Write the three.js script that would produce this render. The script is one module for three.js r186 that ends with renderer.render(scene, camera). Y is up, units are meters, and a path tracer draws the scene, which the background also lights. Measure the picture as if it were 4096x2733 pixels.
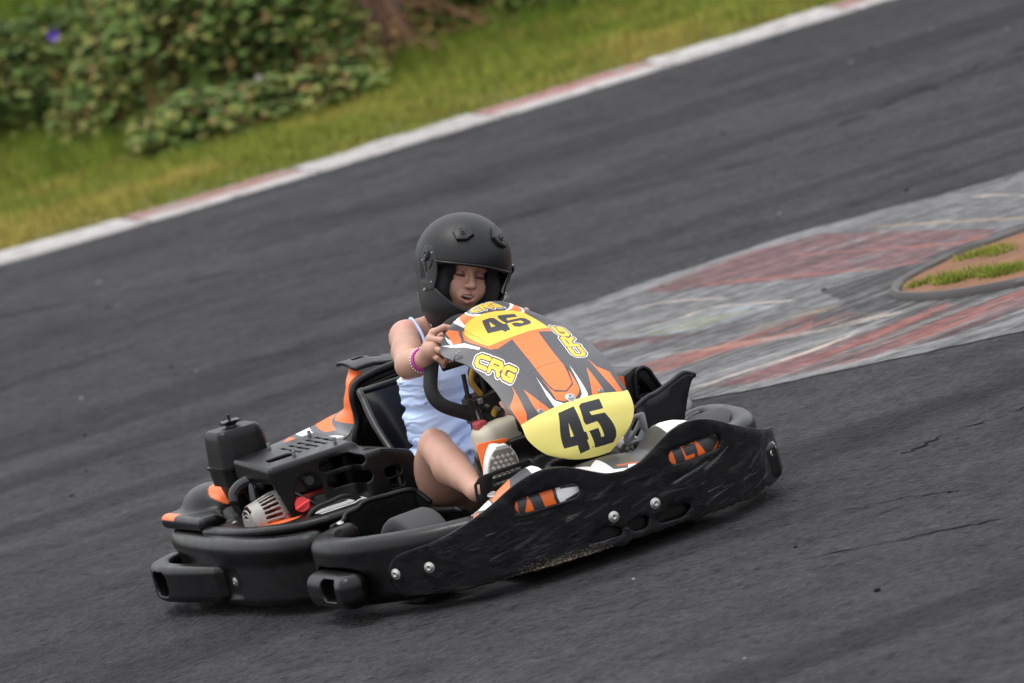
import * as THREE from 'three';
import { RoundedBoxGeometry } from 'three/addons/geometries/RoundedBoxGeometry.js';
import { mergeGeometries, toCreasedNormals } from 'three/addons/utils/BufferGeometryUtils.js';
import { TessellateModifier } from 'three/addons/modifiers/TessellateModifier.js';

// ---------------------------------------------------------------- camera, sky, sun, exposure
const scene = new THREE.Scene();
const camera = new THREE.PerspectiveCamera(5.1172, 4096 / 2733, 0.5, 600);
camera.position.set(-8.1885, 3.4966, 20.1639);
camera.up.set(0.2903, 0.9568, -0.0186);          // the photographer tilts the camera about 15 degrees
camera.lookAt(-0.0177, 0.625, -0.0597);
camera.focus = 22.0;
camera.userData.fStop = 4.2;
scene.add(camera);

const renderer = new THREE.WebGLRenderer({ antialias: true });
renderer.toneMapping = THREE.LinearToneMapping;
renderer.toneMappingExposure = 1.65;
renderer.shadowMap.enabled = true;
renderer.shadowMap.type = THREE.PCFSoftShadowMap;

function overcastSky() {
  const w = 128, h = 64, data = new Float32Array(w * h * 4);
  for (let j = 0; j < h; j++) for (let i = 0; i < w; i++) {
    const el = ((j + 0.5) / h - 0.5) * Math.PI, s = Math.max(0, Math.sin(el));
    const az = i / w * Math.PI * 2;
    let L = 0.62 + 0.6 * s;
    L *= 1 + 0.05 * Math.sin(az * 3 + 4 * s) * Math.sin(7 * el + az * 2) * (1 - s);
    if (el < 0) L = 0.3;
    const k = (j * w + i) * 4;
    data[k] = L * 0.985; data[k + 1] = L * 1.0; data[k + 2] = L * 1.05; data[k + 3] = 1;
  }
  const t = new THREE.DataTexture(data, w, h, THREE.RGBAFormat, THREE.FloatType);
  t.mapping = THREE.EquirectangularReflectionMapping; t.magFilter = THREE.LinearFilter; t.minFilter = THREE.LinearFilter;
  t.wrapS = THREE.RepeatWrapping; t.needsUpdate = true; return t;
}
const sky = overcastSky();
scene.background = sky; scene.environment = sky;

const sun = new THREE.DirectionalLight(new THREE.Color(1.0, 0.965, 0.92), 0.9);
sun.position.set(-2.5, 14, -2.5);
sun.target.position.set(0, 0, -1);
sun.castShadow = true; sun.shadow.radius = 34; sun.shadow.mapSize.set(2048, 2048);
Object.assign(sun.shadow.camera, { left: -14, right: 14, top: 18, bottom: -14, near: 0.5, far: 60 });
scene.add(sun, sun.target);

// ---------------------------------------------------------------- helpers
let seed = 20240607;
const rnd = () => { seed |= 0; seed = seed + 0x6D2B79F5 | 0; let t = Math.imul(seed ^ seed >>> 15, 1 | seed); t = t + Math.imul(t ^ t >>> 7, 61 | t) ^ t; return ((t ^ t >>> 14) >>> 0) / 4294967296; };
const rr = (a, b) => a + (b - a) * rnd();
const clamp = (x, a = 0, b = 1) => Math.min(b, Math.max(a, x));
const lerp = (a, b, t) => a + (b - a) * t;
const sst = (a, b, x) => { const t = clamp((x - a) / (b - a)); return t * t * (3 - 2 * t); };
const hash2 = (x, y) => { let h = Math.imul(x, 374761393) + Math.imul(y, 668265263) | 0; h = Math.imul(h ^ h >>> 13, 1274126177); return ((h ^ h >>> 16) >>> 0) / 4294967296; };
function vnoise(x, y) {
  const xi = Math.floor(x), yi = Math.floor(y), fx = x - xi, fy = y - yi;
  const u = fx * fx * (3 - 2 * fx), v = fy * fy * (3 - 2 * fy);
  return lerp(lerp(hash2(xi, yi), hash2(xi + 1, yi), u), lerp(hash2(xi, yi + 1), hash2(xi + 1, yi + 1), u), v);
}
const fbm = (x, y, o = 4) => { let s = 0, a = 0.5; for (let i = 0; i < o; i++) { s += a * vnoise(x, y); x = x * 2.03 + 17.1; y = y * 2.03 + 9.7; a *= 0.5; } return s; };
const V3 = (a) => new THREE.Vector3(a[0], a[1], a[2]);
const used = {};
const numbered = (n) => { const k = used[n] = (used[n] ?? -1) + 1; return k ? `${n}_${String(k).padStart(3, '0')}` : n; };
function shadowed(o) { o.traverse((m) => { if (m.isMesh) { m.castShadow = true; m.receiveShadow = true; } }); return o; }
function mesh(name, geo, mat, parent = scene) {
  const m = new THREE.Mesh(geo, mat); m.name = parent === scene ? numbered(name) : name;
  m.castShadow = m.receiveShadow = true; parent.add(m); return m;
}
function group(name, parent = scene) { const g = new THREE.Group(); g.name = parent === scene ? numbered(name) : name; parent.add(g); return g; }
function tag(o, label, category, grp, kind) {
  if (label) o.userData.label = label; if (category) o.userData.category = category;
  if (grp) o.userData.group = grp; if (kind) o.userData.kind = kind; return o;
}
function pcol(geo, fn) {   // vertex colours from a function of position
  const p = geo.attributes.position, c = new Float32Array(p.count * 3);
  for (let i = 0; i < p.count; i++) { const k = fn(p.getX(i), p.getY(i), p.getZ(i)); c[i * 3] = k[0]; c[i * 3 + 1] = k[1]; c[i * 3 + 2] = k[2]; }
  geo.setAttribute('color', new THREE.BufferAttribute(c, 3)); return geo;
}
function strip(g) { const n = g.index ? g.toNonIndexed() : g; for (const k of Object.keys(n.attributes)) if (!['position', 'normal', 'uv'].includes(k)) n.deleteAttribute(k); if (!n.attributes.uv) n.setAttribute('uv', new THREE.BufferAttribute(new Float32Array(n.attributes.position.count * 2), 2)); return n; }
const merge = (list) => mergeGeometries(list.map(strip));
function at(g, x, y, z, rx = 0, ry = 0, rz = 0) { const m = new THREE.Matrix4().makeRotationFromEuler(new THREE.Euler(rx, ry, rz)); m.setPosition(x, y, z); return g.applyMatrix4(m); }
function tube(pts, r, seg = 0, rad = 10, closed = false) {
  const c = new THREE.CatmullRomCurve3(pts.map(V3), closed, 'centripetal');
  const g = new THREE.TubeGeometry(c, seg || pts.length * 7, r, rad, closed);
  if (closed) return g;
  const a = new THREE.SphereGeometry(r, rad, 6), b = a.clone(); a.translate(...pts[0]); b.translate(...pts[pts.length - 1]);
  return merge([g, a, b]);
}
function rod(a, b, r, rad = 12) {
  const A = V3(a), B = V3(b), g = new THREE.CylinderGeometry(r, r, A.distanceTo(B), rad);
  g.applyQuaternion(new THREE.Quaternion().setFromUnitVectors(new THREE.Vector3(0, 1, 0), B.clone().sub(A).normalize()));
  const m = A.add(B).multiplyScalar(0.5); return g.translate(m.x, m.y, m.z);
}
const rbox = (w, h, d, r = 0.006, s = 3) => new RoundedBoxGeometry(w, h, d, s, Math.min(r, w / 2, h / 2, d / 2) * 0.999);
function cat(P, t) {      // Catmull-Rom through rows of numbers, t in 0..1
  const n = P.length - 1, u = clamp(t) * n, i = Math.min(Math.floor(u), n - 1), f = u - i;
  const a = P[Math.max(i - 1, 0)], b = P[i], c = P[i + 1], d = P[Math.min(i + 2, n)];
  return b.map((_, k) => 0.5 * (2 * b[k] + (c[k] - a[k]) * f + (2 * a[k] - 5 * b[k] + 4 * c[k] - d[k]) * f * f + (3 * b[k] - a[k] - 3 * c[k] + d[k]) * f * f * f));
}
function dense(P, n) { const o = []; for (let i = 0; i <= n; i++) o.push(cat(P, i / n)); return o; }
// a plan line measured along its length, with outward normal
function planLine(P, n = 160) {
  const q = dense(P, n), L = [0];
  for (let i = 1; i <= n; i++) L.push(L[i - 1] + Math.hypot(q[i][0] - q[i - 1][0], q[i][1] - q[i - 1][1]));
  const f = (s) => {
    let i = 1; while (i < n && L[i] < s) i++;
    const t = (s - L[i - 1]) / (L[i] - L[i - 1] || 1), a = q[i - 1], b = q[i];
    const dx = b[0] - a[0], dz = b[1] - a[1], l = Math.hypot(dx, dz) || 1;
    return { x: a[0] + dx * t, z: a[1] + dz * t, nx: -dz / l, nz: dx / l };
  };
  return { at: f, length: L[n], pts: q };
}
// flat outline with holes, given thickness and bevel, cut fine and then bent by map(x, y, out)
function plate(outline, holes, th, bevel, edge, map, crease = 0.7) {
  const sh = new THREE.Shape(outline.map((p) => new THREE.Vector2(p[0], p[1])));
  for (const h of holes) sh.holes.push(new THREE.Path(h.map((p) => new THREE.Vector2(p[0], p[1]))));
  let g = new THREE.ExtrudeGeometry(sh, { depth: Math.max(1e-4, th - 2 * bevel), bevelEnabled: bevel > 0, bevelThickness: bevel, bevelSize: bevel, bevelOffset: -bevel, bevelSegments: 2, curveSegments: 8 });
  g.translate(0, 0, bevel);
  if (edge) g = new TessellateModifier(edge, 7).modify(g);
  if (g.index) g = g.toNonIndexed();
  const p = g.attributes.position, uv = new Float32Array(p.count * 2);
  for (let i = 0; i < p.count; i++) {
    const x = p.getX(i), y = p.getY(i), z = p.getZ(i); uv[i * 2] = x; uv[i * 2 + 1] = y;
    const q = map ? map(x, y, z) : [x, y, z]; p.setXYZ(i, q[0], q[1], q[2]);
  }
  g.setAttribute('uv', new THREE.BufferAttribute(uv, 2)); g.deleteAttribute('normal');
  return toCreasedNormals(g, crease);
}
const remapUV = (g, x0, x1, y0, y1) => { const u = g.attributes.uv; for (let i = 0; i < u.count; i++) u.setXY(i, (u.getX(i) - x0) / (x1 - x0), (u.getY(i) - y0) / (y1 - y0)); return g; };
function slot(cx, cy, w, h, rot = 0, n = 7) {   // stadium outline
  const r = h / 2, a = w / 2 - r, o = [];
  for (let i = 0; i <= n; i++) { const t = -Math.PI / 2 + Math.PI * i / n; o.push([a + r * Math.cos(t), r * Math.sin(t)]); }
  for (let i = 0; i <= n; i++) { const t = Math.PI / 2 + Math.PI * i / n; o.push([-a + r * Math.cos(t), r * Math.sin(t)]); }
  const c = Math.cos(rot), s = Math.sin(rot); return o.map(([x, y]) => [cx + x * c - y * s, cy + x * s + y * c]);
}
function rounded(P, r, n = 4) {   // round the corners of a closed outline
  const o = [], m = P.length;
  for (let i = 0; i < m; i++) {
    const a = P[(i + m - 1) % m], b = P[i], c = P[(i + 1) % m];
    const la = Math.hypot(a[0] - b[0], a[1] - b[1]), lc = Math.hypot(c[0] - b[0], c[1] - b[1]), k = Math.min(r, la * 0.45, lc * 0.45);
    const p = [b[0] + (a[0] - b[0]) / la * k, b[1] + (a[1] - b[1]) / la * k], q = [b[0] + (c[0] - b[0]) / lc * k, b[1] + (c[1] - b[1]) / lc * k];
    for (let j = 0; j <= n; j++) { const t = j / n; o.push([(1 - t) * (1 - t) * p[0] + 2 * t * (1 - t) * b[0] + t * t * q[0], (1 - t) * (1 - t) * p[1] + 2 * t * (1 - t) * b[1] + t * t * q[1]]); }
  }
  return o;
}
// a sheet with thickness over fn(u, v), u v in 0..1
function shell(fn, nu, nv, th, flip = 1) {
  const P = [], N = [], uv = [], idx = [];
  const e = 1e-3, sub = (a, b) => [a[0] - b[0], a[1] - b[1], a[2] - b[2]];
  for (let side = 0; side < 2; side++) for (let j = 0; j <= nv; j++) for (let i = 0; i <= nu; i++) {
    const u = i / nu, v = j / nv, p = fn(u, v);
    const du = sub(fn(Math.min(1, u + e), v), fn(Math.max(0, u - e), v)), dv = sub(fn(u, Math.min(1, v + e)), fn(u, Math.max(0, v - e)));
    let n = [du[1] * dv[2] - du[2] * dv[1], du[2] * dv[0] - du[0] * dv[2], du[0] * dv[1] - du[1] * dv[0]];
    const l = (Math.hypot(...n) || 1) * flip; n = n.map((x) => x / l);
    const k = side ? -th : 0; P.push(p[0] + n[0] * k, p[1] + n[1] * k, p[2] + n[2] * k); uv.push(u, 1 - v);
    N.push(...(side ? n.map((x) => -x) : n));
  }
  const W = nu + 1, O = W * (nv + 1), id = (s, i, j) => s * O + j * W + i;
  for (let j = 0; j < nv; j++) for (let i = 0; i < nu; i++) {
    idx.push(id(0, i, j), id(0, i + 1, j), id(0, i + 1, j + 1), id(0, i, j), id(0, i + 1, j + 1), id(0, i, j + 1));
    idx.push(id(1, i, j), id(1, i + 1, j + 1), id(1, i + 1, j), id(1, i, j), id(1, i, j + 1), id(1, i + 1, j + 1));
  }
  if (flip < 0) for (let i = 0; i < idx.length; i += 3) { const t = idx[i + 1]; idx[i + 1] = idx[i + 2]; idx[i + 2] = t; }
  const g = new THREE.BufferGeometry();
  g.setAttribute('position', new THREE.Float32BufferAttribute(P, 3)); g.setAttribute('normal', new THREE.Float32BufferAttribute(N, 3)); g.setAttribute('uv', new THREE.Float32BufferAttribute(uv, 2)); g.setIndex(idx);
  // rim
  const ring = []; for (let i = 0; i <= nu; i++) ring.push([i, 0]); for (let j = 1; j <= nv; j++) ring.push([nu, j]); for (let i = nu - 1; i >= 0; i--) ring.push([i, nv]); for (let j = nv - 1; j >= 0; j--) ring.push([0, j]);
  const rp = [], ri = [], ru = [];
  ring.forEach(([i, j], k) => { for (let s = 0; s < 2; s++) { const a = id(s, i, j) * 3; rp.push(P[a], P[a + 1], P[a + 2]); ru.push(uv[id(0, i, j) * 2], uv[id(0, i, j) * 2 + 1]); } if (k) ri.push(2 * k - 2, 2 * k - 1, 2 * k, 2 * k, 2 * k - 1, 2 * k + 1); });
  const r = new THREE.BufferGeometry(); r.setAttribute('position', new THREE.Float32BufferAttribute(rp, 3)); r.setAttribute('uv', new THREE.Float32BufferAttribute(ru, 2)); r.setIndex(ri); r.computeVertexNormals();
  return merge([g, r]);
}
// skin through rings of points (each ring the same count); closed round
function loft(rings, cap = true) {
  const n = rings[0].length, P = [], idx = [];
  rings.forEach((r) => r.forEach((p) => P.push(...p)));
  for (let j = 0; j < rings.length - 1; j++) for (let i = 0; i < n; i++) { const a = j * n + i, b = j * n + (i + 1) % n; idx.push(a, b, b + n, a, b + n, a + n); }
  if (cap) for (const [j, f] of [[0, 1], [rings.length - 1, 0]]) {
    const c = P.length / 3, m = [0, 0, 0]; rings[j].forEach((p) => p.forEach((x, k) => { m[k] += x / n; })); P.push(...m);
    for (let i = 0; i < n; i++) { const a = j * n + i, b = j * n + (i + 1) % n; idx.push(...(f ? [c, b, a] : [c, a, b])); }
  }
  const g = new THREE.BufferGeometry(); g.setAttribute('position', new THREE.Float32BufferAttribute(P, 3)); g.setIndex(idx);
  return toCreasedNormals(g.toNonIndexed(), 0.8);
}
// ---- distance fields, meshed with surface nets
const smin = (a, b, k) => { const h = clamp(0.5 + 0.5 * (b - a) / k); return lerp(b, a, h) - k * h * (1 - h); };
const smax = (a, b, k) => -smin(-a, -b, k);
function cap3(x, y, z, a, b, ra, rb) {
  const bx = b[0] - a[0], by = b[1] - a[1], bz = b[2] - a[2], px = x - a[0], py = y - a[1], pz = z - a[2];
  const t = clamp((px * bx + py * by + pz * bz) / (bx * bx + by * by + bz * bz || 1e-9));
  return Math.hypot(px - bx * t, py - by * t, pz - bz * t) - lerp(ra, rb, t);
}
function ell(x, y, z, c, r) { const a = (x - c[0]) / r[0], b = (y - c[1]) / r[1], d = (z - c[2]) / r[2], k = Math.hypot(a, b, d); const g = Math.hypot(a / r[0], b / r[1], d / r[2]) || 1e-6; return k * (k - 1) / g; }
function bxd(x, y, z, c, h, r) {
  const a = Math.abs(x - c[0]) - h[0] + r, b = Math.abs(y - c[1]) - h[1] + r, d = Math.abs(z - c[2]) - h[2] + r;
  return Math.hypot(Math.max(a, 0), Math.max(b, 0), Math.max(d, 0)) + Math.min(Math.max(a, b, d), 0) - r;
}
function planDist(x, z, pts) { let m = 1e9; for (let i = 1; i < pts.length; i++) { const a = pts[i - 1], b = pts[i], dx = b[0] - a[0], dz = b[1] - a[1]; const t = clamp(((x - a[0]) * dx + (z - a[1]) * dz) / (dx * dx + dz * dz)); const d = Math.hypot(x - a[0] - dx * t, z - a[1] - dz * t); if (d < m) m = d; } return m; }
function box2(a, b, w, h, r) { const p = a - w + r, q = Math.abs(b) - h + r; return Math.hypot(Math.max(p, 0), Math.max(q, 0)) + Math.min(Math.max(p, q), 0) - r; }
function field(f, lo, hi, cell) {
  const n = [0, 1, 2].map((k) => Math.ceil((hi[k] - lo[k]) / cell) + 1), [nx, ny, nz] = n, val = new Float32Array(nx * ny * nz);
  for (let k = 0, q = 0; k < nz; k++) for (let j = 0; j < ny; j++) for (let i = 0; i < nx; i++, q++) val[q] = f(lo[0] + i * cell, lo[1] + j * cell, lo[2] + k * cell);
  const id = new Int32Array(nx * ny * nz).fill(-1), P = [], idx = [], sy = nx, sz = nx * ny;
  const off = [0, 1, sy, sy + 1, sz, sz + 1, sz + sy, sz + sy + 1];
  const E = []; for (let a = 0; a < 8; a++) for (let b = a + 1; b < 8; b++) { const d = a ^ b; if (d === 1 || d === 2 || d === 4) E.push([a, b]); }
  for (let k = 0; k < nz - 1; k++) for (let j = 0; j < ny - 1; j++) for (let i = 0; i < nx - 1; i++) {
    const q = i + j * sy + k * sz; let m = 0; for (let c = 0; c < 8; c++) if (val[q + off[c]] < 0) m |= 1 << c;
    if (!m || m === 255) continue;
    let x = 0, y = 0, z = 0, c = 0;
    for (const [a, b] of E) if ((m >> a & 1) !== (m >> b & 1)) {
      const va = val[q + off[a]], vb = val[q + off[b]], t = va / (va - vb);
      x += lerp(a & 1, b & 1, t); y += lerp(a >> 1 & 1, b >> 1 & 1, t); z += lerp(a >> 2 & 1, b >> 2 & 1, t); c++;
    }
    id[q] = P.length / 3; P.push(lo[0] + (i + x / c) * cell, lo[1] + (j + y / c) * cell, lo[2] + (k + z / c) * cell);
  }
  for (let k = 1; k < nz - 1; k++) for (let j = 1; j < ny - 1; j++) for (let i = 1; i < nx - 1; i++) {
    const q = i + j * sy + k * sz, s = val[q] < 0;
    for (const [d, u, v] of [[1, sy, sz], [sy, sz, 1], [sz, 1, sy]]) {
      if (s === (val[q + d] < 0)) continue;
      const a = id[q], b = id[q - u], c = id[q - u - v], e = id[q - v]; if (a < 0 || b < 0 || c < 0 || e < 0) continue;
      if (s) idx.push(a, b, c, a, c, e); else idx.push(a, c, b, a, e, c);
    }
  }
  const N = new Float32Array(P.length), h = cell * 0.6;
  for (let i = 0; i < P.length; i += 3) {
    const x = P[i], y = P[i + 1], z = P[i + 2];
    const a = f(x + h, y, z) - f(x - h, y, z), b = f(x, y + h, z) - f(x, y - h, z), c = f(x, y, z + h) - f(x, y, z - h), l = Math.hypot(a, b, c) || 1;
    N[i] = a / l; N[i + 1] = b / l; N[i + 2] = c / l;
  }
  const g = new THREE.BufferGeometry(); g.setAttribute('position', new THREE.Float32BufferAttribute(P, 3)); g.setAttribute('normal', new THREE.BufferAttribute(N, 3)); g.setIndex(idx); 
  const uv = new Float32Array(P.length / 3 * 2); for (let i = 0; i < uv.length / 2; i++) { uv[2 * i] = P[3 * i] + P[3 * i + 2] * 0.7; uv[2 * i + 1] = P[3 * i + 1] + P[3 * i + 2] * 0.3; } g.setAttribute('uv', new THREE.BufferAttribute(uv, 2));
  return g;
}
// ---- textures
function canvasTex(w, h, draw, srgb = true) {
  const c = document.createElement('canvas'); c.width = w; c.height = h; const x = c.getContext('2d'); draw(x, w, h);
  const t = new THREE.CanvasTexture(c); if (srgb) t.colorSpace = THREE.SRGBColorSpace; t.wrapS = t.wrapT = THREE.RepeatWrapping; t.anisotropy = 8; return t;
}
function dataTex(w, h, fn, srgb = true) {
  const d = new Uint8Array(w * h * 4);
  for (let j = 0, k = 0; j < h; j++) for (let i = 0; i < w; i++, k += 4) { const c = fn(i / w, j / h, i, j); d[k] = clamp(c[0], 0, 255); d[k + 1] = clamp(c[1], 0, 255); d[k + 2] = clamp(c[2], 0, 255); d[k + 3] = 255; }
  const t = new THREE.DataTexture(d, w, h, THREE.RGBAFormat); t.magFilter = THREE.LinearFilter; t.minFilter = THREE.LinearMipmapLinearFilter; t.generateMipmaps = true; t.wrapS = t.wrapT = THREE.RepeatWrapping; if (srgb) t.colorSpace = THREE.SRGBColorSpace; t.needsUpdate = true; return t;
}
const wrapNoise = (u, v, n, s = 0) => { const x = u * n, y = v * n, xi = Math.floor(x), yi = Math.floor(y), fx = x - xi, fy = y - yi, a = fx * fx * (3 - 2 * fx), b = fy * fy * (3 - 2 * fy); const H = (p, q) => hash2((p % n) + s * 131, (q % n) + s * 57); return lerp(lerp(H(xi, yi), H(xi + 1, yi), a), lerp(H(xi, yi + 1), H(xi + 1, yi + 1), a), b); };
const grainTex = dataTex(256, 256, (u, v) => { const k = 128 + 70 * (wrapNoise(u, v, 128, 1) - 0.5) + 60 * (wrapNoise(u, v, 64, 2) - 0.5) + 40 * (wrapNoise(u, v, 16, 3) - 0.5); return [k, k, k]; }, false);
const rep = (t, x, y = x) => { const c = t.clone(); c.repeat.set(x, y); c.needsUpdate = true; return c; };
const col = (r, g, b) => new THREE.Color().setRGB(r, g, b);
const M = {};
const std = (n, c, rough, extra = {}) => (M[n] = new THREE.MeshPhysicalMaterial({ color: col(...c), roughness: rough, metalness: 0, side: THREE.DoubleSide, ...extra }));
const grainBump = rep(grainTex, 18), roughMix = dataTex(256, 256, (u, v) => { const k = 150 + 60 * (wrapNoise(u, v, 9, 5) - 0.5) + 50 * (wrapNoise(u, v, 40, 6) - 0.5); return [k, k, k]; }, false);
const scuffMap = canvasTex(1024, 1024, (c, w, h) => {
  c.fillStyle = '#080809'; c.fillRect(0, 0, w, h);
  for (let i = 0; i < 900; i++) { const k = rr(60, 150); c.strokeStyle = `rgba(${k},${k},${k * 0.98},${rr(0.03, 0.16)})`; c.lineWidth = rr(0.5, 1.6); const x = rnd() * w, y = rnd() * h, a = rr(-0.5, 0.5), l = rr(6, 60); c.beginPath(); c.moveTo(x, y); c.lineTo(x + Math.cos(a) * l, y + Math.sin(a) * l); c.stroke(); }
  for (let i = 0; i < 5000; i++) { c.fillStyle = `rgba(120,112,100,${rr(0.02, 0.12)})`; c.fillRect(rnd() * w, rnd() * h, rr(1, 4), rr(1, 3)); }
  for (let i = 0; i < 26; i++) { const x = rnd() * w, y = rnd() * h; for (let j = 0; j < 60; j++) { c.fillStyle = `rgba(130,122,110,${rr(0.02, 0.1)})`; c.fillRect(x + rr(-50, 50), y + rr(-14, 14), rr(2, 14), rr(1, 2)); } }
});
std('plastic', [1, 1, 1], 0.56, { map: rep(scuffMap, 1.7), specularIntensity: 0.55, roughnessMap: roughMix, bumpMap: grainBump, bumpScale: 0.0004 });
std('plasticSmooth', [0.0055, 0.0055, 0.006], 0.32, { specularIntensity: 0.8 });
std('blackMetal', [0.02, 0.019, 0.018], 0.5, { metalness: 0.3 });
std('greasy', [0.03, 0.027, 0.022], 0.45, { metalness: 0.4, bumpMap: rep(grainTex, 30), bumpScale: 0.0012 });
std('steel', [0.45, 0.44, 0.42], 0.42, { metalness: 0.85 });
std('dullSteel', [0.26, 0.26, 0.265], 0.5, { metalness: 0.8, bumpMap: rep(grainTex, 6), bumpScale: 0.0002 });
std('castAlloy', [0.3, 0.29, 0.27], 0.55, { metalness: 0.65, bumpMap: rep(grainTex, 14), bumpScale: 0.0014 });
std('tyre', [0.032, 0.031, 0.033], 0.7, { bumpMap: rep(grainTex, 12), bumpScale: 0.0008 });
std('redEngine', [0.2, 0.012, 0.012], 0.5);
std('redCap', [0.62, 0.03, 0.035], 0.45);
std('glossBlack', [0.012, 0.012, 0.013], 0.16, { });
std('tank', [0.62, 0.57, 0.44], 0.45);
std('yellowLever', [0.42, 0.25, 0.03], 0.5);
std('orange', [0.86, 0.17, 0.045], 0.4);
std('seatShell', [0.006, 0.006, 0.008], 0.26, { roughnessMap: null });
std('grip', [0.0055, 0.0055, 0.0055], 0.7, { bumpMap: rep(grainTex, 20), bumpScale: 0.001 });

// ---------------------------------------------------------------- setting: ground, track, kerb, painted apron, island
const kerbLine = (x) => -11.40 + 0.11 * Math.max(0, x - 4.3) - 0.07 * Math.max(0, 4.8 - x) ** 2;
const bank = (x, z) => {          // height of the grass bank beyond the kerb
  const d = kerbLine(clamp(x, -2, 12)) - 0.4 - z; if (d < 0) return 0;
  return 0.02 * sst(0, 0.5, d) + 0.17 * Math.max(0, d - 6.5) + (fbm(x * 1.3, z * 1.3, 3) - 0.45) * 0.1 * sst(0.2, 1.5, d);
};
{
  const g = new THREE.PlaneGeometry(400, 400); g.rotateX(-Math.PI / 2); g.translate(0, -0.06, 0);
  const gm = new THREE.MeshStandardMaterial({ color: col(0.09, 0.1, 0.04), roughness: 1 });
  tag(mesh('ground', g, gm), null, null, null, 'structure');
}
{ // grass bank terrain
  const nx = 110, nz = 100, P = [], C = [], I = [];
  for (let j = 0; j <= nz; j++) for (let i = 0; i <= nx; i++) {
    const x = -6 + 24 * i / nx, zk = kerbLine(clamp(x, -2, 12)) - 0.36, z = zk - 30 * Math.pow(j / nz, 1.5);
    P.push(x, bank(x, z) + 0.012, z);
    const n = fbm(x * 2.1, z * 2.1), m = fbm(x * 9, z * 9, 3); C.push(0.09 + 0.1 * n * m, 0.095 + 0.05 * n, 0.03 + 0.03 * m);
    if (i < nx && j < nz) { const a = j * (nx + 1) + i; I.push(a, a + 1, a + nx + 2, a, a + nx + 2, a + nx + 1); }
  }
  const g = new THREE.BufferGeometry(); g.setAttribute('position', new THREE.Float32BufferAttribute(P, 3)); g.setAttribute('color', new THREE.Float32BufferAttribute(C, 3)); g.setIndex(I); g.computeVertexNormals();
  tag(mesh('grass_bank', g, new THREE.MeshStandardMaterial({ vertexColors: true, roughness: 1, side: THREE.DoubleSide })), null, null, null, 'structure');
}
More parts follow.
